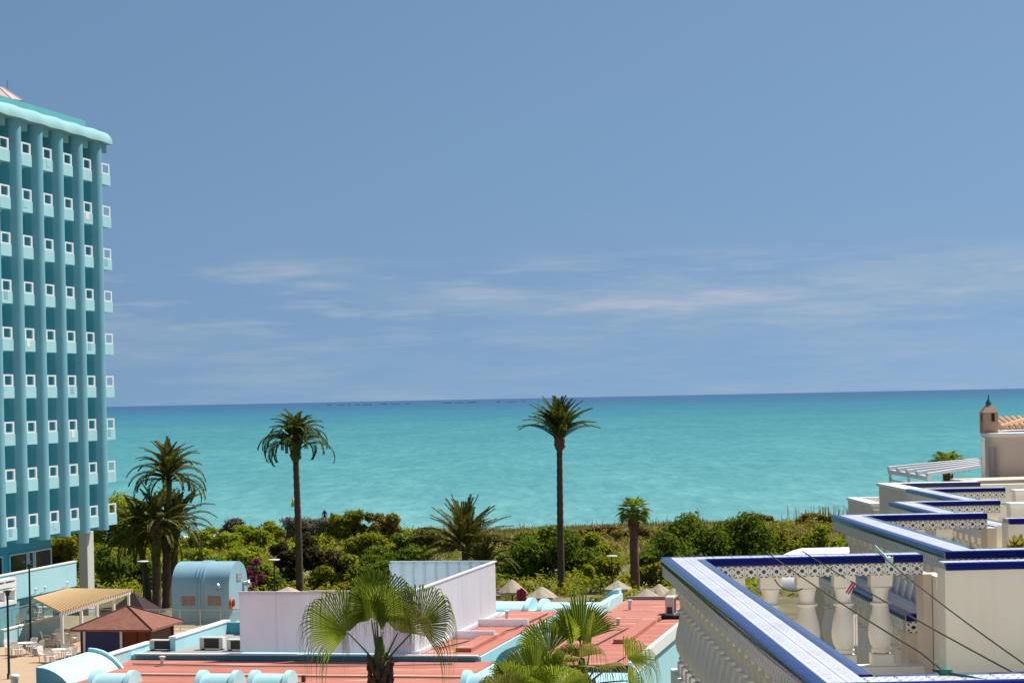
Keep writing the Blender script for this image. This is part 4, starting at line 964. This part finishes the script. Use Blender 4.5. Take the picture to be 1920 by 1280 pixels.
lv = [dict(az=i * 137.5, el=80 - 85 * (i / 18), Lp=.5, Lb=.62, bend=25, droop=.9, spread=110, nseg=16) for i in range(18)]
fan_palm(1776, 876, 95, lv, 'fan palm showing above the white roof pergola of the far house', .17, boots=20)

# ------------------------------------------------------------ thatched parasols, garden lamps, lookout
def parasol(px_, ptop, Y, r, label, h=.85):
    c = P(px_, ptop, Y); g = gz(c.x, Y); t = thing('thatched_parasol', label, 'parasol', (c.x, Y, g), 0, 'thatched parasols in the garden'); zt_ = c.z - g
    MB().tube([(0, 0, 0), (0, 0, zt_ - .1)], .06, 7).build('pole', M['wood'], t)
    m_ = MB(); N = 22
    ring = []
    for j, (rr, zz_) in enumerate(((.02, 0), (.12, -.05), (r * .55, -h * .52), (r, -h), (r * 1.02, -h - .16), (r * .9, -h - .05))):
        ring.append([(rr * (1 + (.04 * math.sin(i * 3.7) if j > 2 else 0)) * math.cos(2 * math.pi * i / N), rr * (1 + (.04 * math.sin(i * 3.7) if j > 2 else 0)) * math.sin(2 * math.pi * i / N), zt_ + zz_ + (random.uniform(-.04, .04) if j > 1 else 0)) for i in range(N)])
    vs = [v for rg in ring for v in rg]; m_.add(vs, [(j * N + i, j * N + (i + 1) % N, (j + 1) * N + (i + 1) % N, (j + 1) * N + i) for j in range(5) for i in range(N)])
    m_.build('canopy', M['thatch'], t)
parasol(960, 1086, 152, 1.05, 'thatched parasol over the crimson towel beside the white screen')
parasol(1016, 1099, 146, 1.1, 'thatched parasol directly behind the aqua bobbin vaults and fan palm', .7)
parasol(1158, 1087, 150, .98, 'thatched parasol rising behind the small aqua arched gable', .6)
parasol(1236, 1094, 150, 1.15, 'thatched parasol beside the right roof condenser, the taller of two')
parasol(1212, 1103, 143, 1.25, 'ragged thatched parasol behind the right red roof beside the palm trunk')
parasol(1262, 1102, 146, 1.1, 'thatched parasol partly hidden by the tiled balustrade corner')
parasol(540, 1099, 140, 1.1, 'thatched parasol peeking over the top of the pale screen', .5)
c_ = G(977, 1116, 1.2); t = thing('crimson_towel', 'crimson towel hanging under a thatched parasol', 'towel', (c_.x, 150, gz(c_.x, 150)))
tw_ = MB(); tw_.prism([(-.33, 0, .5), (.33, .05, .42), (.36, 0, 1.4), (.1, .06, 1.66), (-.3, 0, 1.5)], (0, .06, 0)); tw_.build('cloth', M['redcloth'], t); MB().tube([(0, .03, 0), (0, .03, 1.7)], .03, 6).build('stand', M['wood'], t)
def tlamp(px_, ptop, Y, label):
    c = P(px_, ptop, Y); g = gz(c.x, Y); t = thing('garden_lamp', label, 'lamp', (c.x, Y, g), 0, 'flat topped garden lamps'); h = c.z - g
    MB().lathe([(.07, 0), (.045, h - .1)], 8).build('pole', M['black'], t); MB().lathe([(.05, h - .12), (.3, h - .08), (.42, h - .03), (.4, h), (.03, h + .03)], 16).build('lamp_head', M['metal_white'], t)
tlamp(268, 1051, 150, 'flat white garden lamp among the clustered date palms'); tlamp(514, 1048, 150, 'flat white garden lamp beside the dark brown tree'); tlamp(1147, 1041, 158, 'flat white garden lamp above the thatched parasols')
c = P(608, 985, 225); g = gz(c.x, 225)
t = thing('lookout_platform', 'small white railed lookout platform on the dune beside the hedge', 'platform', (c.x, 225, g)); hz_ = c.z - g
MB().box(-1.3, .9, -1, 1, hz_ - .15, hz_).build('deck', M['grey'], t)
for x in (-1.2, -.5, .2, .8): MB().box(x - .05, x + .05, -.95, -.85, -.1, hz_ + .55 if x > -.6 else hz_ - .16).build('post', M['white'], t)
MB().box(-1.2, .9, -.96, -.84, hz_ + .551, hz_ + .62).build('rail', M['white'], t)
# a standing person on the platform, seen from far away
pp = thing('person', 'person in dark clothes standing on the lookout platform', 'person', (c.x + .05, 225.1, c.z))
bm = bpy.data.meshes.new('body'); vs = [(0, 0, .92), (0, 0, 1.15), (0, 0, 1.42), (0, 0, 1.54), (0, -.01, 1.66), (.09, 0, .88), (.10, 0, .48), (.10, .02, .07), (.10, -.12, .04), (-.09, 0, .88), (-.10, 0, .48), (-.10, .02, .07), (-.10, -.12, .04), (.19, 0, 1.40), (.24, 0, 1.12), (.22, -.08, .88), (-.19, 0, 1.40), (-.24, 0, 1.12), (-.22, -.08, .88)]
es = [(0, 1), (1, 2), (2, 3), (3, 4), (0, 5), (5, 6), (6, 7), (7, 8), (0, 9), (9, 10), (10, 11), (11, 12), (2, 13), (13, 14), (14, 15), (2, 16), (16, 17), (17, 18)]
bm.from_pydata(vs, es, []); bo = ob('body', bm, pp); bm.materials.append(plain('dark_clothing', (.02, .025, .03), .8))
sk = bo.modifiers.new('skin', 'SKIN'); rsk = [.13, .12, .14, .055, .10, .085, .062, .045, .04, .085, .062, .045, .04, .06, .045, .035, .06, .045, .035]
for v, r in zip(bm.skin_vertices[0].data, rsk): v.radius = (r, r)
bm.skin_vertices[0].data[0].use_root = True
bo.modifiers.new('sub', 'SUBSURF').levels = 1
# yellow buoy
c = P(552.5, 937, 320); t = thing('swim_buoy', 'small yellow buoy floating beside the drooping palm trunk', 'buoy', (c.x, 318, -.5)); MB().lathe([(.1, -.2), (.32, .1), (.36, .45), (.2, .75), (.08, 1.3), (.02, 1.35)], 12).build('float', plain('yellow_buoy', (.75, .5, .03), .4), t, smooth=40)

# ------------------------------------------------------------ terraced houses on the right
BAL = MB(); BH = .75
def bal_mesh():
    m_ = MB(); m_.cbox(-.085, .085, -.075, .075, 0, .10, .008); m_.cbox(-.088, .088, -.075, .075, BH - .10, BH, .002)
    m_.lathe([(.055, .10), (.078, .115), (.082, .135), (.07, .15), (.092, .19), (.104, .245), (.104, .29), (.092, .36), (.074, .43), (.062, .49), (.084, .50), (.087, .515), (.064, .525), (.06, .55), (.068, .60), (.08, .64), (.07, BH - .10)], 18)
    return m_.mesh('baluster', M['cream_plain'], 40)
BM = bal_mesh()
TS = .1
tile_f = MB().box(-.048, .048, -.006, .006, .002, .098).mesh('flower_tile', M['flower'])
blue_l = .30
def blue_mesh():
    h = blue_l / 2 - .0015; pr = [(-h, 0, -.058), (-h, .012, -.058), (-h, .075, -.012), (-h, .075, .0), (-h, .012, 0), (-h, .003, -.006), (-h, 0, -.014)]
    return MB().prism([(x, y, z) for x, y, z in pr], (2 * h, 0, 0)).mesh('edge_tile', M['bluetile'], 50)
blue = blue_mesh()
wt = MB().cbox(-.0485, .0485, -.0735, .0735, -.012, 0, .004).mesh('cap_tile', M['whitetile'])
def edge_row(parent, x0, y0, x1, y1, z, outward, tiles=True, frieze=True, fz=-.062):
    """blue nosing and printed frieze along an edge; outward: unit vector the face looks to"""
    d = Vector((x1 - x0, y1 - y0, 0)); L = d.length; d.normalize(); o_ = Vector(outward)
    rz = math.atan2(-o_.x, o_.y) + math.pi     # local -y looks outward
    if tiles:
        n = max(1, round(L / blue_l)); sx = L / n / blue_l
        for i in range(n):
            q = Vector((x0, y0, z)) + d * (L * (i + .5) / n); e_ = ob('edge_tile', blue, parent, q, rz); e_.scale = (sx, 1, 1)
    else:
        n = 1; e_ = ob('edge_tile', blue, parent, Vector((x0, y0, z)) + d * (L / 2), rz); e_.scale = (L / blue_l, 1, 1)
    if frieze:
        n = int(L / TS)
        for i in range(n):
            q = Vector((x0, y0, z + fz - .1)) + d * (L * (i + .5) / n) - o_ * .02; e_ = ob('flower_tile', tile_f, parent, q, rz); e_.scale = (L / n / TS, 1, 1)
def cap(parent, x0, x1, y0, y1, z, along):
    """white printed tiles in two rows between blue nosings"""
    if along == 'y':
        n = max(1, round((y1 - y0) / .15)); w2 = (x1 - x0) / 2
        for r in range(2):
            for i in range(n):
                e_ = ob('cap_tile', wt, parent, (x0 + w2 * (r + .5), y0 + (y1 - y0) * (i + .5) / n, z), 0); e_.scale = (w2 / .1, (y1 - y0) / n / .15, 1)
    else:
        n = max(1, round((x1 - x0) / .15)); w2 = (y1 - y0) / 2
        for r in range(2):
            for i in range(n):
                e_ = ob('cap_tile', wt, parent, (x0 + (x1 - x0) * (i + .5) / n, y0 + w2 * (r + .5), z), rad(90)); e_.scale = (w2 / .1, (x1 - x0) / n / .15, 1)
def balustrade(house, x0, y0, y1, x1, zc, W=.34, detail=2, gap=.30, wall_x=None, near=True, side_bal=True):
    """left side run (x0, from y0 to y1) and far run (to x1); local house coordinates, z = cap top. detail 2: tile by tile"""
    rl = MB(); e = .075
    rl.box(x0 + .02, x0 + W - .02, y0 + .02, y1 - .02, zc - .158, zc - .012); rl.box(x0 + W - .02, x1, y1 - W + .02, y1 - .02, zc - .158, zc - .0125)
    b = rl.build('balustrade', M['grout'] if detail == 2 else M['cream_plain'], house)
    T = detail == 2
    MB().box(x0 + .06, x0 + W - .06, y0 + .02, y1 - .06, zc - 1.08, zc - .158 - BH).box(x0 + W - .059, x1, y1 - W + .06, y1 - .06, zc - 1.08, zc - .158 - BH).build('plinth', M['cream_plain'], b)
    if detail >= 1:
        edge_row(b, x0, y0 + .0, x0, y1, zc, (-1, 0, 0), T, T); edge_row(b, x0 + W, y0 + .3, x0 + W, y1 - W, zc, (1, 0, 0), T, False)
        edge_row(b, x0 + W, y1 - W, x1, y1 - W, zc, (0, -1, 0), T, True); edge_row(b, x0, y1, x1, y1, zc, (0, 1, 0), T, False)
    if T:
        cap(b, x0 + e, x0 + W - e, y0 + .04, y1 - e, zc, 'y'); cap(b, x0 + W - e, x1, y1 - W + e, y1 - e, zc, 'x')
    else:
        MB().box(x0 + (e if detail else 0), x0 + W - (e if detail else 0), y0, y1 - .076, zc - .012, zc).build('cap_tile', M['whitetile'] if detail else M['cream'], b); MB().box(x0 + W - e + .001, x1, y1 - W + e, y1 - e, zc - .012, zc).build('cap_tile', M['whitetile'] if detail else M['cream'], b)
        if detail == 1: MB().box(x0 + .012, x0 + .018, y0 + .02, y1 - .02, zc - .157, zc - .06).build('frieze', M['cream_plain'], b)
    zb = zc - .158 - BH
    n = int((y1 - y0 - .3) / gap)
    if side_bal:
        for i in range(n): ob('baluster', BM, b, (x0 + W / 2, y1 - W / 2 - gap * (i + 1), zb))
    n = int((x1 - x0 - W / 2) / gap)
    for i in range(n): ob('baluster', BM, b, (x0 + W / 2 + gap * (i + .35), y1 - W / 2, zb))
    return b
def wall_cap(house, x0, x1, y0, y1, zc, zb, detail=True, name='party_wall'):
    wl = MB().box(x0, x1, y0 + .03, y1 - .03, zb, zc - .05).build(name, M['cream'], house)
    if detail:
        edge_row(wl, x0 + .002, y0, x1, y0, zc, (0, -1, 0), True, False); edge_row(wl, x0, y1, x1, y1, zc, (0, 1, 0), False, False); cap(wl, x0, x1, y0 + .076, y1 - .076, zc, 'x')
        MB().box(x0 + .003, x1, y0 + .05, y1 - .05, zc - .049, zc - .013).build('bedding', M['grout'], wl)
    else:
        MB().box(x0 - .02, x1, y0 - .02, y1 + .02, zc - .049, zc).build('coping', M['white'], wl)
    return wl
Z1c = EYE - 1.33
h1 = rthing('terraced_house', 'nearest white terraced house with blue tiled balustrade and washing lines', 'house', 1.52, 9.7, 0)
zf = Z1c - 1.08
MB().box(.05, 7, -4, 7.75, 0, zf - .002).build('wall', M['cream'], h1)
balustrade(h1, 0, .0, 7.83, 2.10, Z1c, near=True)
pl_ = MB().box(2.10, 2.17, 7.52, 7.8, zf, Z1c - .16).build('pillar', M['stucco'], h1)
wall_cap(h1, 2.175, 7.0, 7.02, 7.36, Z1c - .035, zf)
MB().box(2.176, 2.3, 7.37, 7.8, zf, Z1c - .17).build('wall_return', M['cream'], h1)
# near run of the same terrace
nb2 = MB().box(.0, 7, -.02, .26, Z1c - .158, Z1c - .0126)
nr = nb2.build('balustrade', M['grout'], h1); edge_row(nr, .0, -.04, 7, -.04, Z1c, (0, -1, 0), True, True); edge_row(nr, .345, .29, 7, .29, Z1c, (0, 1, 0), True, False); cap(nr, .27, 7, .035, .215, Z1c, 'x')
for i in range(16): ob('baluster', BM, nr, (.6 + i * .34, .12, Z1c - .158 - BH))
# second house, one terrace further and set back
h2 = rthing('terraced_house', 'second white terraced house with blue capped balustrade and stained cream wall', 'house', 3.86, 17.5, 0)
MB().box(.05, 7, .02, 5.5, 0, zf - .002).build('wall', M['cream'], h2)
balustrade(h2, 0, 0, 5.55, 1.62, Z1c, detail=2)
MB().box(1.62, 1.72, 5.24, 5.52, zf, Z1c - .16).build('pillar', M['stucco'], h2)
wall_cap(h2, 1.725, 7, 4.72, 5.06, Z1c - .035, zf)
nb2 = MB().box(.0, 7, -.02, .26, Z1c - .158, Z1c - .0126); nr2 = nb2.build('balustrade', M['grout'], h2); edge_row(nr2, .0, -.04, 7, -.04, Z1c, (0, -1, 0), True, True); edge_row(nr2, .345, .29, 7, .29, Z1c, (0, 1, 0), False, False); cap(nr2, .27, 7, .035, .215, Z1c, 'x')
for i in range(10): ob('baluster', BM, nr2, (.6 + i * .34, .12, Z1c - .158 - BH))
# lower terrace between the two, seen through the balusters
lx = RG(1697, 1150, EYE - 1.86); hL = rthing('lower_terrace', 'lower tiled balustrade glimpsed between the balusters of the nearest house', 'terrace', lx.x, lx.y, 0)
zl = EYE - 1.86
balustrade(hL, 0, 0, 5.2, .39, zl, detail=2, side_bal=True)
nb3 = MB().box(.0, .385, -.02, .1, zl - .158, zl - .0126).build('balustrade', M['grout'], hL); edge_row(nb3, .0, -.04, .385, -.04, zl, (0, -1, 0), True, True)
MB().box(.02, .37, .0, .3, zl - 1.08, zl - .16).build('pier', M['stucco'], hL)
MB().box(.02, .38, .31, 5.15, zl - 9, zl - 1.081).build('wall', M['cream'], hL)
# third
z3 = 13.5
h3 = rthing('terraced_house', 'third terraced house, thin dark blue capping over a pinkish tiled frieze', 'house', 5.6, 23.2, 0)
MB().box(.05, 7, .02, 5.5, 0, z3 - 1.08).build('wall', M['cream'], h3)
balustrade(h3, 0, 0, 5.6, 1.45, z3, detail=1); wall_cap(h3, 1.5, 7, 4.9, 5.2, z3 - .02, z3 - 1.08, False)
# fourth
z4 = 13.41
h4 = rthing('terraced_house', 'fourth terraced house with dark capped balustrade and cream balusters', 'house', 6.97, 29.0, 0)
MB().box(.05, 8, .02, 5.3, 0, z4 - 1.08).build('wall', M['cream'], h4)
balustrade(h4, 0, 0, 5.4, 1.55, z4, detail=1, gap=.32); wall_cap(h4, 1.6, 8, 4.6, 4.9, z4 - .02, z4 - 1.08, False)
# fifth: solid parapet and the far house with pergola and chimney
def zc_at(px_, py_, ry): return ony(px_, py_, ry, PHI_R)
a = zc_at(1648, 911, 41.5); b_ = onx(1697, 918, a.x, PHI_R)
h5 = rthing('parapet_house', 'pale house block with solid parapet ending the terrace row at the sea', 'house', a.x, 36, 0)
MB().box(0, .25, b_.y - 36 - 4, 5.5, 0, a.z).build('wall', M['cream'], h5); MB().box(.251, 9, 5.2, 5.5, 0, a.z - .001).build('wall', M['cream'], h5)
MB().box(-.04, .29, b_.y - 40.01, 5.54, a.z + .002, a.z + .06).build('coping', M['white'], h5); MB().box(.291, 1.9, 5.16, 5.54, a.z + .003, a.z + .06).build('coping', M['white'], h5); MB().box(.28, 1.9, 5.12, 5.159, a.z - .03, a.z + .05).build('edge_tile', M['navy'], h5)
MB().box(.26, 9, 0, 5.1, 0, a.z - 1).build('floor', M['cream'], h5)
a = zc_at(1590, 932, 47); c_ = zc_at(1650, 932, 47)
h6 = rthing('white_parapet_block', 'low white walled roof terrace block beside the reeds at the end of the row', 'house', a.x, 44, 0)
MB().box(0, 5, 0, .2, 0, a.z - .12).build('wall', M['stucco'], h6); MB().box(0, .2, .201, 3, 0, a.z - .06).build('wall', M['cream'], h6); MB().box(.201, 5, 2.8, 3, 0, a.z - .0).build('wall', M['white'], h6); MB().box(.21, 5, .21, 2.79, 0, a.z - .5).build('roof', M['cream'], h6)
MB().box(-.03, .23, .18, 3.03, a.z - .058, a.z + .0).build('coping', M['white'], h6); MB().box(.231, 5, -.03, .23, a.z - .118, a.z - .06).build('coping', M['white'], h6)
# far house
ry = 52.0
q0 = zc_at(1843, 812, ry); q1 = zc_at(1925, 905, ry)
fh = rthing('chimney_house', 'cream seaside house with rounded corner, small chimney and clay tile roof', 'house', q0.x, ry, 0)
hz1 = q0.z; pr = [(.42 + .0, 0)]
rc = .35
pl = [(rc + .02 - rc * math.sin(rad(t_)) + .22, rc - rc * math.cos(rad(t_))) for t_ in range(0, 91, 15)]
pl = [(4, 0)] + pl + [(.26, 1.15), (1.35, 4), (4, 4)]
MB().prism([(x, y, 0) for x, y in pl][::-1], (0, 0, hz1 - .1)).build('wall', M['stucco'], fh, smooth=40)
MB().prism([(x - .06 if x < 3 else x, y - .06 if y < 3 else y, hz1 - .099) for x, y in pl][::-1], (0, 0, .09)).build('roof_slab', M['white'], fh, smooth=40)
dx_ = zc_at(1852, 870, ry).x - q0.x
MB().box(-.06, .02, -.1, -.02, hz1 - 1.6, hz1 - .11).build('corner_post', M['white'], fh)
MB().box(dx_ + .06, dx_ + .16, -.02, .12, hz1 - 1.3, hz1 - .35).build('niche', M['grey'], fh)
ch0 = zc_at(1844, 812, ry + .6).x - q0.x; ch1 = zc_at(1872, 812, ry + .6).x - q0.x; czb = hz1; czt = zc_at(1858, 773, ry + .6).z; cza = zc_at(1858, 752, ry + .6).z; cm_ = (ch0 + ch1) / 2; hw = (ch1 - ch0) / 2
chm = MB().box(ch0, ch1, .6, .6 + hw * 2, czb - .01, czt); 
for sx, sy in ((0, 0),):
    a4 = [(ch0 - .02, .58), (ch1 + .02, .58), (ch1 + .02, .62 + hw * 2), (ch0 - .02, .62 + hw * 2)]; tpx = [(cm_ - .05, .6 + hw - .05), (cm_ + .05, .6 + hw - .05), (cm_ + .05, .6 + hw + .05), (cm_ - .05, .6 + hw + .05)]
    chm.add([(x, y, czt + .001) for x, y in a4] + [(x, y, czt + (cza - czt) * .72) for x, y in tpx], [(0, 1, 5, 4), (1, 2, 6, 5), (2, 3, 7, 6), (3, 0, 4, 7), (4, 5, 6, 7), (3, 2, 1, 0)])
co = chm.build('chimney', plaster('brown_chimney_render', (.42, .27, .19), (.8, .75, .7), .4, 2.0, .9, .25), fh)
hc_ = czt - czb
MB().box(cm_ + .02, cm_ + .10, .585, .6 - .001, czb + hc_ * .55, czt - .03).build('flue_opening', M['dark'], co); MB().box(ch0 - .004, ch0 - .0005, .68, .78, czb + hc_ * .55, czt - .03).build('flue_opening', M['dark'], co)
MB().lathe([(.075, 0), (.07, .05), (.02, .14), (.012, .24)], 10, (cm_, .6 + hw, czt + (cza - czt) * .70)).build('cowl', M['bronze'], co)
# clay tiled roof: rows of half-round tiles
e0 = zc_at(1872, 812, ry + 1.5).x - q0.x; rz0 = hz1 + .05
rt_ = MB().prism([(e0, 1.2, rz0), (e0 + 4, 1.2, rz0), (e0 + 4, 3.2, rz0 + .40), (e0 + .9, 3.2, rz0 + .22)], (0, 0, .05)).build('roof', M['terracotta'], fh)
for i in range(20):
    x = e0 + .1 + i * .16; MB().tube([(x, 1.15, rz0 + .07), (x + (.2 if i < 6 else 0.1), 3.2, rz0 + .1 + .16 + .006 * i)], .055, 7).build('roof_tile', M['terracotta'], rt_)
MB().tube([(e0 - .02, 1.2, rz0 + .06), (e0 + 1.2, 2.4, rz0 + .28), (e0 + 2.2, 3.2, rz0 + .42)], .08, 7).build('ridge_tile', M['terracotta'], rt_)
rp_ = zc_at(1790, 902, 50.0)
MB().prism([(zc_at(1792, 912, 50).x - q0.x, -2, rp_.z - 1.0), (4, -2, rp_.z - 1.0), (4, -2, rp_.z + .05), (zc_at(1808, 903, 50).x - q0.x, -2, rp_.z + .0), ], (0, 1.5, 0)).build('sloping_wall', M['stucco'], fh)
# white roof pergola
pa0 = zc_at(1669, 880, 52); pb0 = onx(1742, 893, pa0.x, PHI_R)
wp = rthing('white_roof_pergola', 'white metal awning frame pergola on the far roof terrace', 'pergola', pa0.x, 52, pa0.z - 1.2)
ywp = pb0.y - 52; xe = q0.x - pa0.x
for y in (0.0, ywp * .5, ywp): MB().box(-.03, .03, y - .03, y + .03, 0, 1.10).build('post', M['metal_white'], wp)
MB().box(-.05, .05, ywp - .05, .05, 1.101, 1.2).build('beam', M['metal_white'], wp); MB().box(-.03, .03, ywp, 0, .93, .97).build('rail', M['steel'], wp)
for i in range(5):
    y = ywp * i / 4.0; zt0 = 1.205; xi = ony(1837, 870, 52 + y, PHI_R).x - pa0.x; MB().prism([(-.05, y - .13, zt0), (xi, y - .13, zt0 + .16), (xi, y + .13, zt0 + .16), (-.05, y + .13, zt0)], (0, 0, .07)).build('slat', M['metal_white'], wp)
# white vaulted roof beyond the first terrace
vx0 = ony(1405, 1040, 31, PHI_R).x; vx1 = ony(1640, 1040, 31, PHI_R).x; vz = ony(1500, 1027, 32.5, PHI_R).z
wv = rthing('white_vault_roof', 'low white rounded roof just behind the tiled balustrade', 'roof', vx0, 31, 0)
L = vx1 - vx0
MB().box(1.0, L, 1.0, 1.6, 0, vz - .1).build('wall', M['cream'], wv)
m_ = MB(); N_ = 9
for j in range(2):
    for i in range(N_):
        t_ = rad(90) * i / (N_ - 1); m_.v.append((L if j else .9 * (1 - math.cos(t_)) + .1, 1.5 * (1 - math.cos(t_)), vz - .5 + .5 * math.sin(t_)))
m_.f += [(i, N_ + i, N_ + i + 1, i + 1) for i in range(N_ - 1)]
m_.build('shell', M['white'], wv, smooth=60)

# washing lines with pegs
def wire(pts, label, knot=None):
    w_ = [frF(*q, PHI_R) for q in pts]; o0 = w_[-1]
    t = thing('washing_line', label, 'washing line', o0, 0, None)
    MB().tube([q - o0 for q in w_], .0048, 6).build('cord', plain('dark_cord', (.05, .045, .03), .8) if 'dark_cord' not in bpy.data.materials else bpy.data.materials['dark_cord'], t)
    if knot is not None:
        kq = frF(*knot[0], PHI_R) - o0; m_ = MB().lathe([(.004, -.035), (.028, -.025), (.034, 0), (.03, .02), (.005, .035)], 9, kq)
        for dx, dy, dz in knot[2]: m_.tube([kq, kq + Vector((dx, dy, dz))], [.012, .006], 6)
        m_.build('knot', knot[1], t, smooth=40)
    return t
def rp(px_, py_, ry_): v = ony(px_, py_, ry_, PHI_R); return (v.x, v.y, v.z)
def line(p0, y0, p1, y1, kinks=(), sag=.02):
    A = Vector(rp(*p0, y0)); B = Vector(rp(*p1, y1)); out = []
    for i in range(13):
        s = i / 12; q = A.lerp(B, s); q.z -= sag * 4 * s * (1 - s); out.append(tuple(q))
    return out
grn = plain('green_cord', (.05, .16, .13), .7); pal = plain('pale_green_cord', (.42, .60, .55), .7)
topz = Z1c + .006
lA = line((1437, 1034), 17.35, (1772, 1250), 9.95); lA[-1] = (lA[-1][0], 9.93, topz)
wire(lA, 'dark washing line ending in a green knot on the near tiled cap', (lA[-1], grn, [(.10, -.13, -.004), (.16, -.2, -.012), (-.05, .06, .01)]))
lB = line((1505, 1033), 17.35, (1922, 1272), 9.85); wire(lB, 'dark washing line carrying the crimson clothes peg')
lC = line((1645, 1034), 17.4, (1922, 1245), 10.2); wire(lC, 'dark washing line tied with a pale green knot to the blue far capping', ((rp(1667, 1050, 16.95)), pal, [(-.06, .3, .10), (.03, 0, -.06), (.02, -.05, .03)]))
def peg(px_, py_, ry_, h, mat, label, tilt=0.0):
    q = rp(px_, py_, ry_); t = thing('clothes_peg', label, 'clothes peg', frF(*q, PHI_R), 0, None); t.rotation_euler = (0, tilt, 0)
    m_ = MB(); m_.prism([(-.012, 0, -h), (-.004, 0, -h), (-.002, 0, h * .3), (-.014, 0, h * .3)], (0, .012, 0)); m_.build('jaw', mat, t); m_ = MB(); m_.prism([(.004, 0, -h), (.012, 0, -h), (.014, 0, h * .3), (.002, 0, h * .3)], (0, .012, 0)); m_.build('jaw', mat, t); MB().tube([(-.013, .006, -.01), (.013, .006, -.01)], .005, 6).build('spring', M['steel'], t)
yb_ = 14.2
peg(1599, 1096, 14.4, .07, M['redcloth'], 'crimson clothes peg tilted on the middle washing line', .6)
peg(1590, 1088, 14.5, .12, M['whitecloth'], 'long white clothes peg beside the crimson peg')
peg(1604, 1165, 14.3, .16, M['cream_plain'], 'cream coloured clothes peg hanging below the crimson peg')
t = thing('loose_cable', 'loose dark cable looped round a baluster of the far balustrade', 'cable', frF(*rp(1452, 1085, 17.0), PHI_R)); o0 = t.location
MB().tube([Vector(frF(*rp(x, y, 16.98), PHI_R)) - o0 for x, y in ((1452, 1085), (1458, 1094), (1468, 1103), (1480, 1107), (1495, 1107), (1505, 1103))], .006, 6).build('cord', bpy.data.materials['dark_cord'], t)
# potted plants on the second terrace
def agave(px_, py_, ry_, label, n=22, L=.3, kind='fan'):
    q = rp(px_, py_, ry_); base = frF(q[0], q[1], zf, PHI_R); t = thing('potted_plant', label, 'plant', base); hp = max(.15, q[2] - zf - .05)
    MB().lathe([(.10, 0), (.14, .02), (.17, hp * .8), (.19, hp), (.15, hp), (.02, hp * .95)], 14).build('pot', M['terracotta'], t, smooth=40)
    Q = []
    for i in range(n):
        a = i * 2.4; el = rad(80 - 75 * i / n); d = Vector((math.cos(a) * math.cos(el), math.sin(a) * math.cos(el), math.sin(el))); s_ = Vector((-math.sin(a), math.cos(a), 0)) * .03
        p0 = Vector((0, 0, hp)); p1 = p0 + d * L * .6; p2 = p0 + d * L + Vector((0, 0, -.12 * L)); Q.append([p0 - s_ * .6, p0 + s_ * .6, p1 + s_, p1 - s_]); Q.append([p1 - s_, p1 + s_, p2 + s_ * .05, p2 - s_ * .05])
    ob('leaf_rosette', npmesh('leaf_rosette', np.array([[tuple(v) for v in q] for q in Q]), 4, L_[kind]), t)
agave(1780, 1044, 21.2, 'potted spiky green plant seen through the second terrace balusters'); agave(1812, 1046, 21.4, 'potted leafy plant beside the end pillar of the second terrace', 18, .26)
agave(1910, 1030, 18.4, 'dried brown flower bunch in a pot behind the second terrace capping', 40, .22, 'brown')
